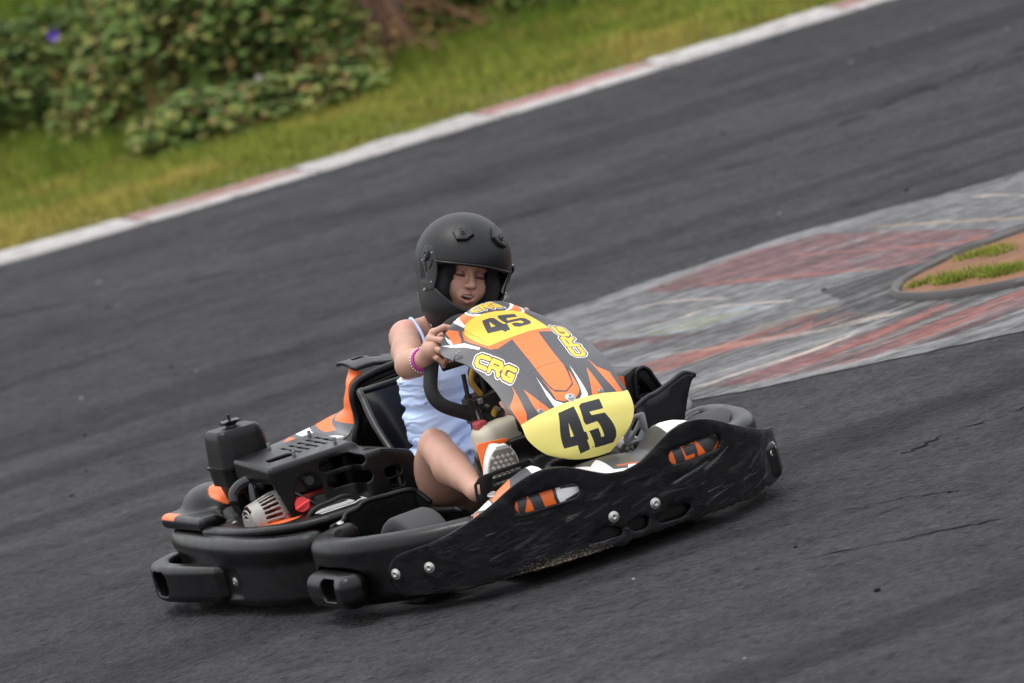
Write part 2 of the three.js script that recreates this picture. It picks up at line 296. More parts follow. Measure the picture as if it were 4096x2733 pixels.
// asphalt: fine aggregate in a 2.4 m tile, broad wear bands and stains carried by the sheet's own vertices
{
  const tile = dataTex(2048, 2048, (u, v, i, j) => {
    const a = wrapNoise(u, v, 300, 3), b = wrapNoise(u, v, 120, 4), d = wrapNoise(u, v, 48, 5), e = wrapNoise(u, v, 700, 6), f = wrapNoise(u, v, 20, 7);
    let k = 0.30 + 0.44 * a + 0.5 * b + 0.3 * d + 0.26 * e + 0.2 * f; if (a > 0.9 && e > 0.5) k *= 1.55; if (b < 0.12) k *= 0.66;
    const s = 255 * Math.pow(clamp(0.42 * k), 1 / 2.2); return [s, s * 0.985, s * 1.015];
  });
  const bump = dataTex(1024, 1024, (u, v) => { const k = 30 + 120 * wrapNoise(u, v, 300, 3) + 70 * wrapNoise(u, v, 120, 4) + 30 * wrapNoise(u, v, 48, 5); return [k, k, k]; }, false);
  const wear = (x, z) => {
    const w = z - 0.08 * x; let k = 0.7 + 0.36 * (vnoise(x * 0.5 + 40, w * 6.5) * 0.6 + vnoise(x * 1.1, w * 15 + 30) * 0.4) + 0.5 * (fbm(x * 0.8 + 9, w * 1.7, 4) - 0.2);
    const tyre = vnoise(x * 0.22 + 3, w * 2.6 + 11); k *= 1 - 0.3 * sst(0.6, 0.72, tyre); const st = fbm(x * 3 + 50, z * 3, 3); k *= 1 - 0.25 * sst(0.56, 0.66, st); return k;
  };
  const xs = [], zs = []; for (const v of [-40, -20, -10]) xs.push(v); for (let v = -5; v < 9.5; v += 0.07) xs.push(v); for (const v of [10, 12, 20, 50]) xs.push(v);
  for (let v = 0; v <= 1.0001; v += 0.0028) zs.push(v);
  const P = [], U = [], C = [], I = [], W = xs.length;
  zs.push(1.8, 3.2);
  zs.forEach((v, j) => xs.forEach((x, i) => { const z0 = kerbLine(clamp(x, -2, 12)), z = z0 + v * (4.5 - z0), k = wear(x, z); P.push(x, 0, z); U.push(x / 2.4, z / 2.4); C.push(0.075 * k, 0.075 * k, 0.075 * k); if (i && j) { const a = j * W + i; I.push(a - W - 1, a - 1, a, a - W - 1, a, a - W); } }));
  const g = new THREE.BufferGeometry(); g.setAttribute('position', new THREE.Float32BufferAttribute(P, 3)); g.setAttribute('uv', new THREE.Float32BufferAttribute(U, 2)); g.setAttribute('color', new THREE.Float32BufferAttribute(C, 3)); g.setIndex(I); g.computeVertexNormals();
  M.asphalt = new THREE.MeshPhysicalMaterial({ map: tile, vertexColors: true, specularIntensity: 0.22, roughness: 0.95, bumpMap: rep(bump, 1), bumpScale: 0.012, side: THREE.DoubleSide });
  const track = tag(mesh('race_track', g, M.asphalt), null, null, null, 'structure');
  // hairline cracks: thin sunken-looking seams of dark sealant lying on the surface
  const seam = new THREE.MeshPhysicalMaterial({ color: col(0.012, 0.012, 0.012), roughness: 1, specularIntensity: 0.1, side: THREE.DoubleSide });
  const crack = (pts, wd) => { const n = pts.length * 14, L = [], idx = []; for (let i = 0; i <= n; i++) { const q = cat(pts, i / n), x = q[0] + (fbm(i * 0.35 + pts[0][0] * 9, 3, 3) - 0.45) * 0.07, z = q[1] + (fbm(i * 0.3, pts[0][1] * 7, 3) - 0.45) * 0.16, w = wd * Math.max(0, vnoise(i * 0.4, pts[0][0]) - 0.25) * 1.4 + 0.0006; L.push(x, 0.002, z - w, x, 0.002, z + w); if (i) idx.push(2 * i - 2, 2 * i - 1, 2 * i, 2 * i, 2 * i - 1, 2 * i + 1); } const c = new THREE.BufferGeometry(); c.setAttribute('position', new THREE.Float32BufferAttribute(L, 3)); c.setIndex(idx); c.computeVertexNormals(); mesh('crack', c, seam, track); };
  crack([[1.6, -10.1], [2.3, -9.1], [2.87, -8.17], [3.5, -7.6], [4.04, -7.1]], 0.03); crack([[4.04, -7.1], [4.8, -7.5], [5.7, -7.94], [7, -8.2]], 0.03); crack([[-0.05, 1.2], [0.25, 1.5], [0.55, 1.75]], 0.01); crack([[0.95, 0.25], [1.2, 0.18], [1.5, 0.2], [1.8, 0.05]], 0.012); crack([[0.3, 0.75], [0.55, 0.9], [0.7, 1.2]], 0.008);
  // crumbs of rubber and gravel
  const gm = [seam, new THREE.MeshStandardMaterial({ color: col(0.22, 0.21, 0.19), roughness: 0.9 })];
  const bits = [[], []]; for (let i = 0; i < 90; i++) { const x = rr(-1, 7), z = rr(-11, 2.5), s = rr(0.003, 0.009), b = new THREE.IcosahedronGeometry(s, 0); b.scale(rr(0.8, 1.8), 0.7, rr(0.8, 1.6)); b.translate(x, s * 0.4, z); bits[rnd() < 0.7 ? 0 : 1].push(b); }
  bits.forEach((l, i) => tag(mesh(i ? 'gravel' : 'rubber_crumbs', merge(l), gm[i]), i ? 'small pale stones scattered over the asphalt' : 'dark rubber crumbs scattered over the asphalt', i ? 'gravel' : 'rubber crumbs', null, 'stuff'));
}
{ // kerb: white edge course in front, red and white stones behind, one stone each
  const kerb = group('kerb'); tag(kerb, null, null, null, 'structure');
  const paint = (r, g, b, s) => new THREE.MeshStandardMaterial({ roughness: 0.85, bumpMap: rep(grainTex, 4), bumpScale: 0.004, map: dataTex(256, 128, (u, v, i, j) => {
    const n = wrapNoise(u, v, 24, s), m = wrapNoise(u, v, 60, s + 1), w = wrapNoise(u, v, 8, s + 2); let k = 0.78 + 0.3 * n * m + 0.12 * w; const worn = n * w > 0.42 || m < 0.1;
    const c = worn ? [0.24, 0.22, 0.205] : [r * k, g * k, b * k]; return c.map((x) => 255 * Math.pow(clamp(x), 1 / 2.2)); }) });
  const white = [paint(0.44, 0.415, 0.4, 11), paint(0.39, 0.37, 0.355, 15)], red = [paint(0.3, 0.14, 0.13, 19), paint(0.27, 0.14, 0.125, 23)];
  const joints = [-1.7, -0.85, 0.02, 0.75, 1.5, 2.3, 3.12, 3.91, 4.79, 5.62, 6.53, 7.4, 8.3, 9.2];
  const seg = (x0, x1, d0, d1, y0, y1, r) => {  // stone following the kerb, from distance d0 to d1 behind the edge
    const n = 6, P = [];
    const prof = [[d0, -0.02], [d0, y0 - r], [d0 + r, y0], [d1 - r, y1], [d1, y1 - r], [d1, -0.05]], rings = [];
    for (let i = 0; i <= n; i++) { const x = lerp(x0 + 0.009, x1 - 0.009, i / n), z = kerbLine(x); rings.push(prof.map(([d, y]) => [x, y + (vnoise(x * 6, d * 9) - 0.5) * 0.008, z - d + (vnoise(x * 7 + 3, 2) - 0.5) * 0.02])); }
    const g = loft(rings), p = g.attributes.position, U = new Float32Array(p.count * 2); for (let i = 0; i < p.count; i++) { U[2 * i] = p.getX(i) * 0.9; U[2 * i + 1] = p.getZ(i) * 1.8 + p.getY(i); } g.setAttribute('uv', new THREE.BufferAttribute(U, 2)); return g;
  };
  for (let i = 0; i < joints.length - 1; i++) {
    mesh('edge_stone', seg(joints[i], joints[i + 1], 0, 0.17, 0.006, 0.010, 0.004), white[i % 2], kerb);
    mesh('kerb_stone', seg(joints[i], joints[i + 1], 0.174, 0.385, 0.012, 0.018, 0.005), (i % 2 ? white : red)[(i >> 1) % 2], kerb);
  }
}
// painted apron on the inside of the bend
const AX0 = 1, AX1 = 6, AZ0 = -5.2, AZ1 = 0.4;
{
  const out = [[1.75, -4.78], [2.03, -4.8], [2.49, -4.8], [3.03, -4.82], [3.48, -4.62], [3.87, -4.49], [4.6, -4.2], [6, -3.6], [6, 0.3], [3.2, -0.3], [2.6, -0.75], [2.08, -1.09], [1.82, -1.35], [1.63, -1.53], [1.44, -1.71], [1.29, -1.9], [1.2, -2.2], [1.22, -3], [1.45, -4.2]];
  const S = (o, L) => { const p = []; for (let i = 0; i < L.length; i += 2) p.push([L[i], L[i + 1]]); return p; };
  const W = 2048, H = 2048, cx = (x) => (x - AX0) / (AX1 - AX0) * W, cy = (z) => (z - AZ0) / (AZ1 - AZ0) * H;
  const poly = (c, L, f) => { c.fillStyle = f; c.beginPath(); for (let i = 0; i < L.length; i += 2) c.lineTo(cx(L[i]), cy(L[i + 1])); c.closePath(); c.fill(); };
  const cv = document.createElement('canvas'); cv.width = W; cv.height = H; const c = cv.getContext('2d');
  c.fillStyle = '#6a6a6b'; c.fillRect(0, 0, W, H);
  poly(c, [2.35, -4.65, 2.84, -4.73, 3.08, -4.61, 3.16, -3.36, 3.08, -3.25, 2.77, -3.13, 2.72, -3.32, 2.54, -3.66, 2.43, -4.21, 2.36, -4.39], '#6c5152');
  poly(c, [3.9, -4.3, 4.5, -4.15, 4.5, -3.4, 3.8, -3.4], '#6c5152');
  poly(c, [1.78, -3.86, 1.94, -3.18, 1.79, -3.34, 1.69, -3.62], '#5d4748');
  poly(c, [1.84, -3.25, 1.98, -3.1, 2.3, -2.86, 2.2, -2.92], '#574546');
  poly(c, [1.49, -2.96, 1.69, -2.96, 1.85, -2.84, 2.15, -2.87, 2.21, -2.55, 1.97, -2.58, 1.75, -2.64, 1.52, -2.67], '#7c5049');
  poly(c, [1.40, -2.04, 1.69, -2.07, 1.98, -2.09, 2.34, -2.16, 2.52, -1.96, 2.9, -1.6, 2.7, -1.25, 2.31, -1.55, 2.02, -1.47, 1.72, -1.57, 1.45, -1.87], '#765252');
  poly(c, [1.62, -1.9, 1.85, -1.94, 2.2, -2.08, 2.52, -1.95, 2.35, -1.75, 2.05, -1.66, 1.8, -1.75], '#80504c');
  poly(c, [2.41, -3.26, 2.71, -3.23, 3.23, -3.29, 4.5, -3.1, 4.5, -2.9, 3.09, -3.02, 2.84, -3.06, 2.45, -2.73, 2.37, -2.58, 2.35, -2.46, 2.41, -2.15, 2.53, -1.97, 3.3, -1.4, 3.25, -1.3, 2.50, -1.92, 2.28, -2.05, 2.09, -2.15, 2.0, -2.5, 2.14, -2.76, 2.31, -2.85], '#414042');
  poly(c, [1.84, -3.65, 2.05, -3.62, 2.24, -3.51, 2.27, -3.28, 2.18, -3.28, 1.98, -3.26, 1.91, -3.46], '#7f8487');
  const img = c.getImageData(0, 0, W, H), d = img.data;
  for (let j = 0, k = 0; j < H; j++) for (let i = 0; i < W; i++, k += 4) {
    const x = AX0 + i / W * (AX1 - AX0), z = AZ0 + j / H * (AZ1 - AZ0), w = z - 0.06 * x;
    const h = hash2(i, j), n = vnoise(x * 36, z * 22), b = fbm(x * 5, w * 9, 4), sc = vnoise(x * 3, w * 34);
    let m = 0.72 + 0.2 * h + 0.24 * n + 0.35 * (b - 0.47) + 0.22 * (sc - 0.5); if (h < 0.03) m *= 0.6;
    // paint worn through to dark aggregate
    const worn = sst(0.56, 0.66, fbm(x * 9 + 5, w * 16, 4)) * 0.55; const near = sst(-3.1, -2.3, z) * 0.35 * vnoise(x * 5, w * 26);
    const sn = vnoise(x * 1.7 + 3, (z + 0.22 * x) * 44), s2 = vnoise(x * 2.6 + 9, (z + 0.2 * x) * 90), nz = sst(-3.6, -2.9, z); const q = clamp(worn + near + (0.75 * sst(0.52, 0.62, sn) + 0.4 * sst(0.6, 0.7, s2)) * lerp(0.35, 1, nz) * 0.8); const tgt = s2 > 0.5 ? 112 : 70; m *= 1; for (let e = 0; e < 3; e++) d[k + e] = clamp(lerp(d[k + e] * m, tgt * m, q), 0, 255);
  }
  c.putImageData(img, 0, 0);
  const stroke = (L, f, w, a = 1) => { c.strokeStyle = f; c.globalAlpha = a; c.lineCap = 'round'; for (let i = 2; i < L.length; i += 2) for (let t = 0; t < 1; t += 0.05) { if (rnd() < 0.2) continue; c.lineWidth = w * rr(0.5, 1.2); c.beginPath(); c.moveTo(cx(lerp(L[i - 2], L[i], t)), cy(lerp(L[i - 1], L[i + 1], t)) + rr(-1.5, 1.5)); c.lineTo(cx(lerp(L[i - 2], L[i], t + 0.06)), cy(lerp(L[i - 1], L[i + 1], t + 0.06)) + rr(-1.5, 1.5)); c.stroke(); } c.globalAlpha = 1; };
  stroke([3.61, -4.01, 3.30, -4.02, 3.06, -4.24, 2.59, -4.23, 2.31, -4.28, 2.0, -4.3], '#2c2b2c', 6);
  for (const q of [0.15, 0.35, 0.55, 0.75]) stroke([lerp(1.86, 2.0, q), lerp(-3.62, -3.3, q), lerp(2.1, 2.2, q), lerp(-3.6, -3.28, q)], '#6f6f42', 8);
  // faded paint dragged along the ribs: many thin broken strokes, flat on the surface
  const smear = (L, f, wd, n, a) => { const pts = S(0, L); c.lineCap = 'round'; for (let i = 0; i < n; i++) { const off = (rnd() + rnd() - 1) * wd, t0 = rr(-0.05, 0.9), t1 = Math.min(1, t0 + rr(0.05, 0.35)); c.strokeStyle = f; c.globalAlpha = a * rr(0.3, 1); c.lineWidth = rr(1.2, 5); c.beginPath(); for (let t = Math.max(0, t0); t <= t1; t += 0.02) { const q = cat(pts, t); c.lineTo(cx(q[0]) + rr(-1, 1), cy(q[1] + off) + rr(-2, 2)); } c.stroke(); } c.globalAlpha = 1; };
  const RD = '#8c564e', CR = '#b0a294', TN = '#9a8268', GY = '#8d8c8b', DK = '#3a393a';
  for (const L of [[2.81, -4.28, 2.91, -3.73, 2.99, -3.34, 3.08, -3.27], [2.46, -4.31, 2.59, -3.76, 2.68, -3.38, 2.79, -3.17]]) smear(L, RD, 0.05, 46, 0.75);
  smear([3.17, -4.32, 3.22, -3.97, 3.29, -3.40], TN, 0.04, 34, 0.75); smear([3.54, -4.23, 3.57, -4.14, 3.55, -3.70], CR, 0.06, 30, 0.7);
  smear([1.97, -2.95, 2.13, -2.89, 2.27, -2.81], TN, 0.06, 34, 0.7); smear([1.66, -2.99, 1.89, -2.62, 2.07, -2.41, 2.23, -2.32], CR, 0.12, 90, 0.6); smear([1.38, -2.13, 1.58, -2.13, 1.81, -2.10, 2.02, -2.16], CR, 0.05, 60, 0.75); smear([1.45, -2.3, 1.7, -2.28, 1.95, -2.25, 2.15, -2.27], GY, 0.14, 90, 0.6);
  smear([1.58, -1.87, 1.82, -1.91, 2.09, -2.02, 2.33, -2.13], RD, 0.08, 70, 0.75); smear([1.83, -1.65, 2.05, -1.66, 2.34, -1.81, 2.6, -1.92], RD, 0.07, 60, 0.7); smear([1.54, -2.95, 1.74, -2.77, 1.95, -2.60, 2.21, -2.55], RD, 0.1, 80, 0.6);
  smear([2.15, -4.31, 2.25, -4.15, 2.31, -3.80], CR, 0.05, 26, 0.6); smear([1.79, -3.80, 2.04, -3.71, 2.20, -3.70, 2.31, -3.26], CR, 0.05, 40, 0.6); smear([1.72, -4.1, 1.95, -4.02, 2.1, -3.8], GY, 0.2, 70, 0.5);
  smear([1.6, -3.4, 1.8, -3.2, 2.05, -3.05], DK, 0.16, 90, 0.5); smear([1.5, -2.5, 1.8, -2.45, 2.1, -2.36], DK, 0.1, 80, 0.55); smear([1.45, -1.75, 1.7, -1.6, 2.0, -1.42, 2.3, -1.3], GY, 0.08, 80, 0.6); smear([2.1, -4.65, 2.5, -4.68, 3.0, -4.7, 3.6, -4.45], GY, 0.12, 80, 0.5);
  const map = new THREE.CanvasTexture(cv); map.colorSpace = THREE.SRGBColorSpace; map.anisotropy = 8;
  const rag = []; out.forEach((p, i) => { const q = out[(i + 1) % out.length], n = Math.max(1, Math.round(Math.hypot(q[0] - p[0], q[1] - p[1]) / 0.03)); for (let k = 0; k < n; k++) { const x = lerp(p[0], q[0], k / n), z = lerp(p[1], q[1], k / n); rag.push([x + (fbm(x * 8, z * 8, 3) - 0.45) * 0.03, z + (fbm(x * 8 + 7, z * 8, 3) - 0.45) * 0.09]); } });
  const g = new THREE.ShapeGeometry(new THREE.Shape(rag.map((p) => new THREE.Vector2(p[0], -p[1])))); g.rotateX(-Math.PI / 2); g.translate(0, 0.003, 0);
  const p = g.attributes.position, U = g.attributes.uv; for (let i = 0; i < p.count; i++) U.setXY(i, (p.getX(i) - AX0) / (AX1 - AX0), 1 - (p.getZ(i) - AZ0) / (AZ1 - AZ0));
  const apron = tag(mesh('painted_apron', g, new THREE.MeshPhysicalMaterial({ map, specularIntensity: 0.4, roughness: 0.95, bumpMap: rep(grainTex, 24), bumpScale: 0.006, side: THREE.DoubleSide })), null, null, null, 'structure');
}
// island of bare soil with a low rounded edging
{
  const edge = [[2.54, -1.99], [2.43, -2.12], [2.37, -2.28], [2.35, -2.46], [2.37, -2.58], [2.42, -2.69], [2.51, -2.81], [2.66, -2.92], [2.81, -3.0], [2.95, -3.02], [3.15, -3.03], [4.2, -2.95], [5.6, -2.6], [5.6, -0.3], [4.2, -0.9], [3.2, -1.5], [2.75, -1.82]];
  const q = dense([...edge, edge[0]], 150).slice(0, -1);
  const isl = group('soil_island'); tag(isl, null, null, null, 'structure');
  const cen = [4.0, -2.0];
  const soil = []; const SI = []; const SC = [];
  const nr = 14; for (let r = 0; r <= nr; r++) for (let i = 0; i < q.length; i++) { const t = 1 - r / nr, x = lerp(cen[0], q[i][0], t), z = lerp(cen[1], q[i][1], t); soil.push(x, 0.012 + 0.04 * (1 - t) + 0.02 * (fbm(x * 9, z * 9, 3) - 0.5) * (r ? 1 : 0), z); const n = fbm(x * 11, z * 11, 3); const mm = vnoise(x * 40, z * 40); SC.push(0.08 + 0.13 * n + 0.06 * mm, 0.04 + 0.055 * n + 0.025 * mm, 0.022 + 0.02 * n + 0.01 * mm); if (r < nr) { const a = r * q.length + i, b = r * q.length + (i + 1) % q.length; SI.push(a, b, b + q.length, a, b + q.length, a + q.length); } }
  const g = new THREE.BufferGeometry(); g.setAttribute('position', new THREE.Float32BufferAttribute(soil, 3)); g.setAttribute('color', new THREE.Float32BufferAttribute(SC, 3)); g.setIndex(SI); g.computeVertexNormals();
  mesh('soil', g, new THREE.MeshStandardMaterial({ vertexColors: true, roughness: 1, side: THREE.DoubleSide }), isl);
  const rings = []; const e2 = [...q, q[0], q[1]];
  for (let i = 0; i < e2.length - 1; i++) { const a = e2[i], b = e2[i + 1], dx = b[0] - a[0], dz = b[1] - a[1], l = Math.hypot(dx, dz) || 1, k = 0.013 * (0.6 + 0.9 * vnoise(a[0] * 7, a[1] * 7)); rings.push([[-1, -0.005], [-0.9, 0.014], [-0.3, 0.022], [0.4, 0.022], [1, 0.01], [1, -0.005]].map(([s, y]) => [a[0] + dz / l * s * k * 1.2, y + 0.008, a[1] - dx / l * s * k * 1.2])); }
  mesh('edging', loft(rings, false), new THREE.MeshStandardMaterial({ color: col(0.085, 0.08, 0.078), roughness: 0.95, side: THREE.DoubleSide }), isl);
}

// ---------------------------------------------------------------- the go-kart (front axle at z = 0, x to its left, z forward)
const kart = group('go_kart');
tag(kart, 'orange and black racing go-kart numbered 45 cornering on the asphalt', 'go-kart');
const flatPoly = (L) => { const p = []; for (let i = 0; i < L.length; i += 2) p.push([L[i], L[i + 1]]); return p; };
function screwHead(r, m = M.steel) {      // domed head with a socket, facing +z
  const g = merge([new THREE.LatheGeometry([[0.0001, r * 0.16], [r * 0.24, r * 0.16], [r * 0.26, r * 0.42], [r * 0.5, r * 0.42], [r * 0.58, r * 0.3], [r * 0.62, r * 0.14], [r * 0.97, r * 0.12], [r, 0], [0.0001, 0]].map((p) => new THREE.Vector2(p[0], p[1])), 20)]);
  return g.rotateX(Math.PI / 2);
}
function screw(parent, p, n, r, m = M.dullSteel, name = 'bolt') {
  const o = mesh(name, screwHead(r), m, parent); o.position.set(...p);
  o.quaternion.setFromUnitVectors(new THREE.Vector3(0, 0, 1), V3(n).normalize()); return o;
}
// --- front bumper: scuffed black shield bent round the nose
const shieldPlan = planLine([[-0.67, -0.08], [-0.645, 0.10], [-0.54, 0.26], [-0.38, 0.36], [-0.18, 0.415], [0.02, 0.43], [0.22, 0.415], [0.40, 0.354], [0.535, 0.247], [0.617, 0.10], [0.635, -0.1]], 200);
let SL = 0; while (shieldPlan.at(SL).x < 0.006) SL += 0.001;   // arc length from the right end to the middle
const onShield = (s, y, o) => { const q = shieldPlan.at(clamp(s + SL, 0.001, shieldPlan.length - 0.001)); return [q.x + q.nx * o, y, q.z + q.nz * o]; };
const crest = [[0, 0.246], [0.05, 0.254], [0.09, 0.272], [0.13, 0.293], [0.17, 0.31], [0.215, 0.319], [0.26, 0.317], [0.305, 0.305], [0.345, 0.288], [0.385, 0.267], [0.425, 0.249], [0.475, 0.23], [0.525, 0.213], [0.58, 0.2], [0.64, 0.191], [0.71, 0.178], [0.75, 0.145]];
const crestY = (s) => { s = Math.abs(s); for (let i = 1; i < crest.length; i++) if (s <= crest[i][0]) return lerp(crest[i - 1][1], crest[i][1], (s - crest[i - 1][0]) / (crest[i][0] - crest[i - 1][0])); return 0.14; };
{
  const half = dense(crest, 60), out = [];
  for (let i = half.length - 1; i > 0; i--) out.push([-half[i][0], half[i][1]]);
  for (const p of half) out.push(p);
  out.push([0.755, 0.105], [0.735, 0.07]);
  for (let s = 0.71; s >= -0.7105; s -= 0.01) out.push([s, 0.045 + 0.012 * sst(0.5, 0.71, Math.abs(s)) + (Math.abs(s) < 0.5 ? (vnoise(s * 60 + 40, 3) - 0.5) * 0.007 + (vnoise(s * 14, 8) > 0.66 ? 0.004 : 0) : 0)]);
  out.push([-0.735, 0.07], [-0.755, 0.105]);
  out.reverse();
  const holes = [slot(-0.237, 0.236, 0.19, 0.043), slot(0.24, 0.235, 0.19, 0.043),
    rounded([[-0.16, 0.077], [-0.06, 0.072], [-0.048, 0.088], [-0.082, 0.112], [-0.13, 0.10]], 0.02), rounded([[-0.036, 0.098], [-0.024, 0.072], [0.024, 0.069], [0.038, 0.093], [0.028, 0.106], [-0.02, 0.104]], 0.014), rounded([[0.058, 0.087], [0.062, 0.07], [0.139, 0.064], [0.175, 0.083], [0.165, 0.1], [0.107, 0.104]], 0.018)].map((h) => h.reverse());
  const g = remapUV(plate(out, holes, 0.011, 0.0035, 0.028, onShield, 0.6), -0.77, 0.77, 0.03, 0.345);
  const map = canvasTex(2048, 512, (c, w, h) => {
    const X = (s) => (s + 0.77) / 1.54 * w, Y = (y) => h - (y - 0.03) / 0.315 * h;
    c.fillStyle = '#0c0c0e'; c.fillRect(0, 0, w, h);
    for (let i = 0; i < 5200; i++) { const k = rr(8, 30); c.fillStyle = `rgba(${k},${k},${k + 1},0.5)`; const x = rnd() * w, y = rnd() * h; c.fillRect(x, y, rr(1, 16), rr(0.6, 1.6)); }
    c.lineCap = 'round';
    const scr = (s, y, len, ang, a, wd = 1.2) => { const n = 5; for (let i = 0; i < n; i++) { c.strokeStyle = `rgba(${170 + 50 * rnd()},${168 + 50 * rnd()},${165 + 50 * rnd()},${a * rr(0.15, 0.6)})`; c.lineWidth = wd * rr(0.4, 1.6); const x = X(s) + rr(-8, 8), yy = Y(y) + rr(-8, 8), l = len * rr(0.4, 1) / 1.54 * w; c.beginPath(); c.moveTo(x, yy); c.quadraticCurveTo(x + l * 0.5, yy - ang * l * 0.5 + rr(-4, 4), x + l, yy - ang * l); c.stroke(); } };
    for (let i = 0; i < 260; i++) scr(rr(-0.6, 0.66), rr(0.06, 0.22), rr(0.01, 0.12), rr(-0.15, 0.45), rr(0.12, 0.5));
    scr(0.14, 0.165, 0.14, 0.2, 0.9, 2.4); scr(0.25, 0.172, 0.13, 0.35, 0.9, 2.2); scr(-0.36, 0.125, 0.12, 0.45, 0.7, 1.6); scr(-0.2, 0.16, 0.05, 0.2, 0.7, 2); scr(-0.06, 0.165, 0.07, 0.25, 0.6); scr(0.04, 0.185, 0.05, 0.5, 0.6); scr(0.42, 0.12, 0.16, 0.5, 0.6, 1.5); scr(0.38, 0.1, 0.09, 0.1, 0.5, 2);
    for (let i = 0; i < 60; i++) scr(rr(0.47, 0.7), rr(0.06, 0.18), rr(0.01, 0.05), rr(0.2, 1.6), rr(0.2, 0.7), 1.6);
    for (let i = 0; i < 900; i++) { const s = -0.23 + 0.16 * (rnd() + rnd() - 1), y = 0.05 + 0.03 * rnd() * rnd(); c.fillStyle = `rgba(${150 + 70 * rnd()},${138 + 60 * rnd()},${115 + 50 * rnd()},${rr(0.1, 0.55)})`; c.fillRect(X(s), Y(y), rr(1, 6), rr(1, 4)); }
    for (let i = 0; i < 800; i++) { const s = rr(-0.6, 0.55), y = 0.046 + 0.012 * rnd() * rnd(); c.fillStyle = `rgba(105,95,70,${rr(0.1, 0.5)})`; c.fillRect(X(s), Y(y), rr(1, 7), rr(1, 3)); }
    for (let i = 0; i < 120; i++) { c.fillStyle = `rgba(140,40,45,${rr(0.03, 0.12)})`; c.fillRect(X(rr(-0.66, -0.5)), Y(rr(0.12, 0.165)), rr(4, 30), rr(1, 3)); }
  });
  const sh = mesh('front_bumper_shield', g, new THREE.MeshPhysicalMaterial({ map, specularIntensity: 0.55, roughness: 0.5, roughnessMap: rep(roughMix, 3, 1), bumpMap: rep(grainTex, 12, 3), bumpScale: 0.0007, side: THREE.DoubleSide }), kart);
  for (const [s, y] of [[-0.724, 0.127], [-0.61, 0.13], [-0.066, 0.13], [0.066, 0.128], [0.562, 0.128], [0.61, 0.138]]) { const a = onShield(s, y, 0.0105), b = onShield(s, y, 1.0105); screw(sh, a, [b[0] - a[0], b[1] - a[1], b[2] - a[2]], 0.0165, M.steel); }
}
// --- moulded corner bumpers round the front wheels
function bandField(pts, yc, hh, ht, r, extra) { return (x, y, z) => { const d = planDist(x, z, pts); let v = box2(d, y - yc, ht, hh, r); return extra ? extra(v, x, y, z, d) : v; }; }
{
  const P = dense([[-0.42, 0.265], [-0.52, 0.19], [-0.605, 0.07], [-0.665, -0.06], [-0.675, -0.22], [-0.63, -0.3], [-0.56, -0.335]], 40);
  const f = bandField(P, 0.135, 0.1, 0.043, 0.04, (v, x, y, z) => {
    const b = bxd(x, y, z, [-0.725, 0.1, -0.075], [0.045, 0.055, 0.155], 0.04); v = smax(v, -(Math.abs(b) - 0.004), 0.004);
    v = smin(v, bxd(x, y, z, [-0.728, 0.1, -0.075], [0.045, 0.05, 0.15], 0.036), 0.003);
    v = smax(v, -bxd(x, y, z, [-0.77, 0.108, -0.045], [0.05, 0.03, 0.052], 0.018), 0.006);
    return v;
  });
  mesh('front_corner_bumper', field(f, [-0.82, 0.01, -0.4], [-0.37, 0.26, 0.35], 0.0058), M.plastic, kart);
  const Q = dense([[0.43, 0.255], [0.515, 0.165], [0.565, 0.04], [0.585, -0.08], [0.592, -0.165], [0.575, -0.225], [0.51, -0.25], [0.40, -0.27], [0.30, -0.28]], 40);
  const h = bandField(Q, 0.14, 0.108, 0.036, 0.033, (v, x, y, z) => { const low = 0.25 - 0.06 * sst(0.58, 0.4, x) * sst(0, -0.2, z); return smax(v, y - low, 0.02); });
  mesh('front_corner_bumper', field(h, [0.28, 0.01, -0.44], [0.82, 0.26, 0.32], 0.0065), M.plastic, kart);
  // lower beam behind the shield
  const B = dense([[-0.5, 0.24], [-0.36, 0.325], [-0.18, 0.38], [0.02, 0.395], [0.22, 0.38], [0.4, 0.325], [0.54, 0.24]], 30);
  mesh('front_bumper_beam', field(bandField(B, 0.105, 0.055, 0.024, 0.02), [-0.58, 0.03, 0.18], [0.62, 0.18, 0.44], 0.008), M.plastic, kart);
}
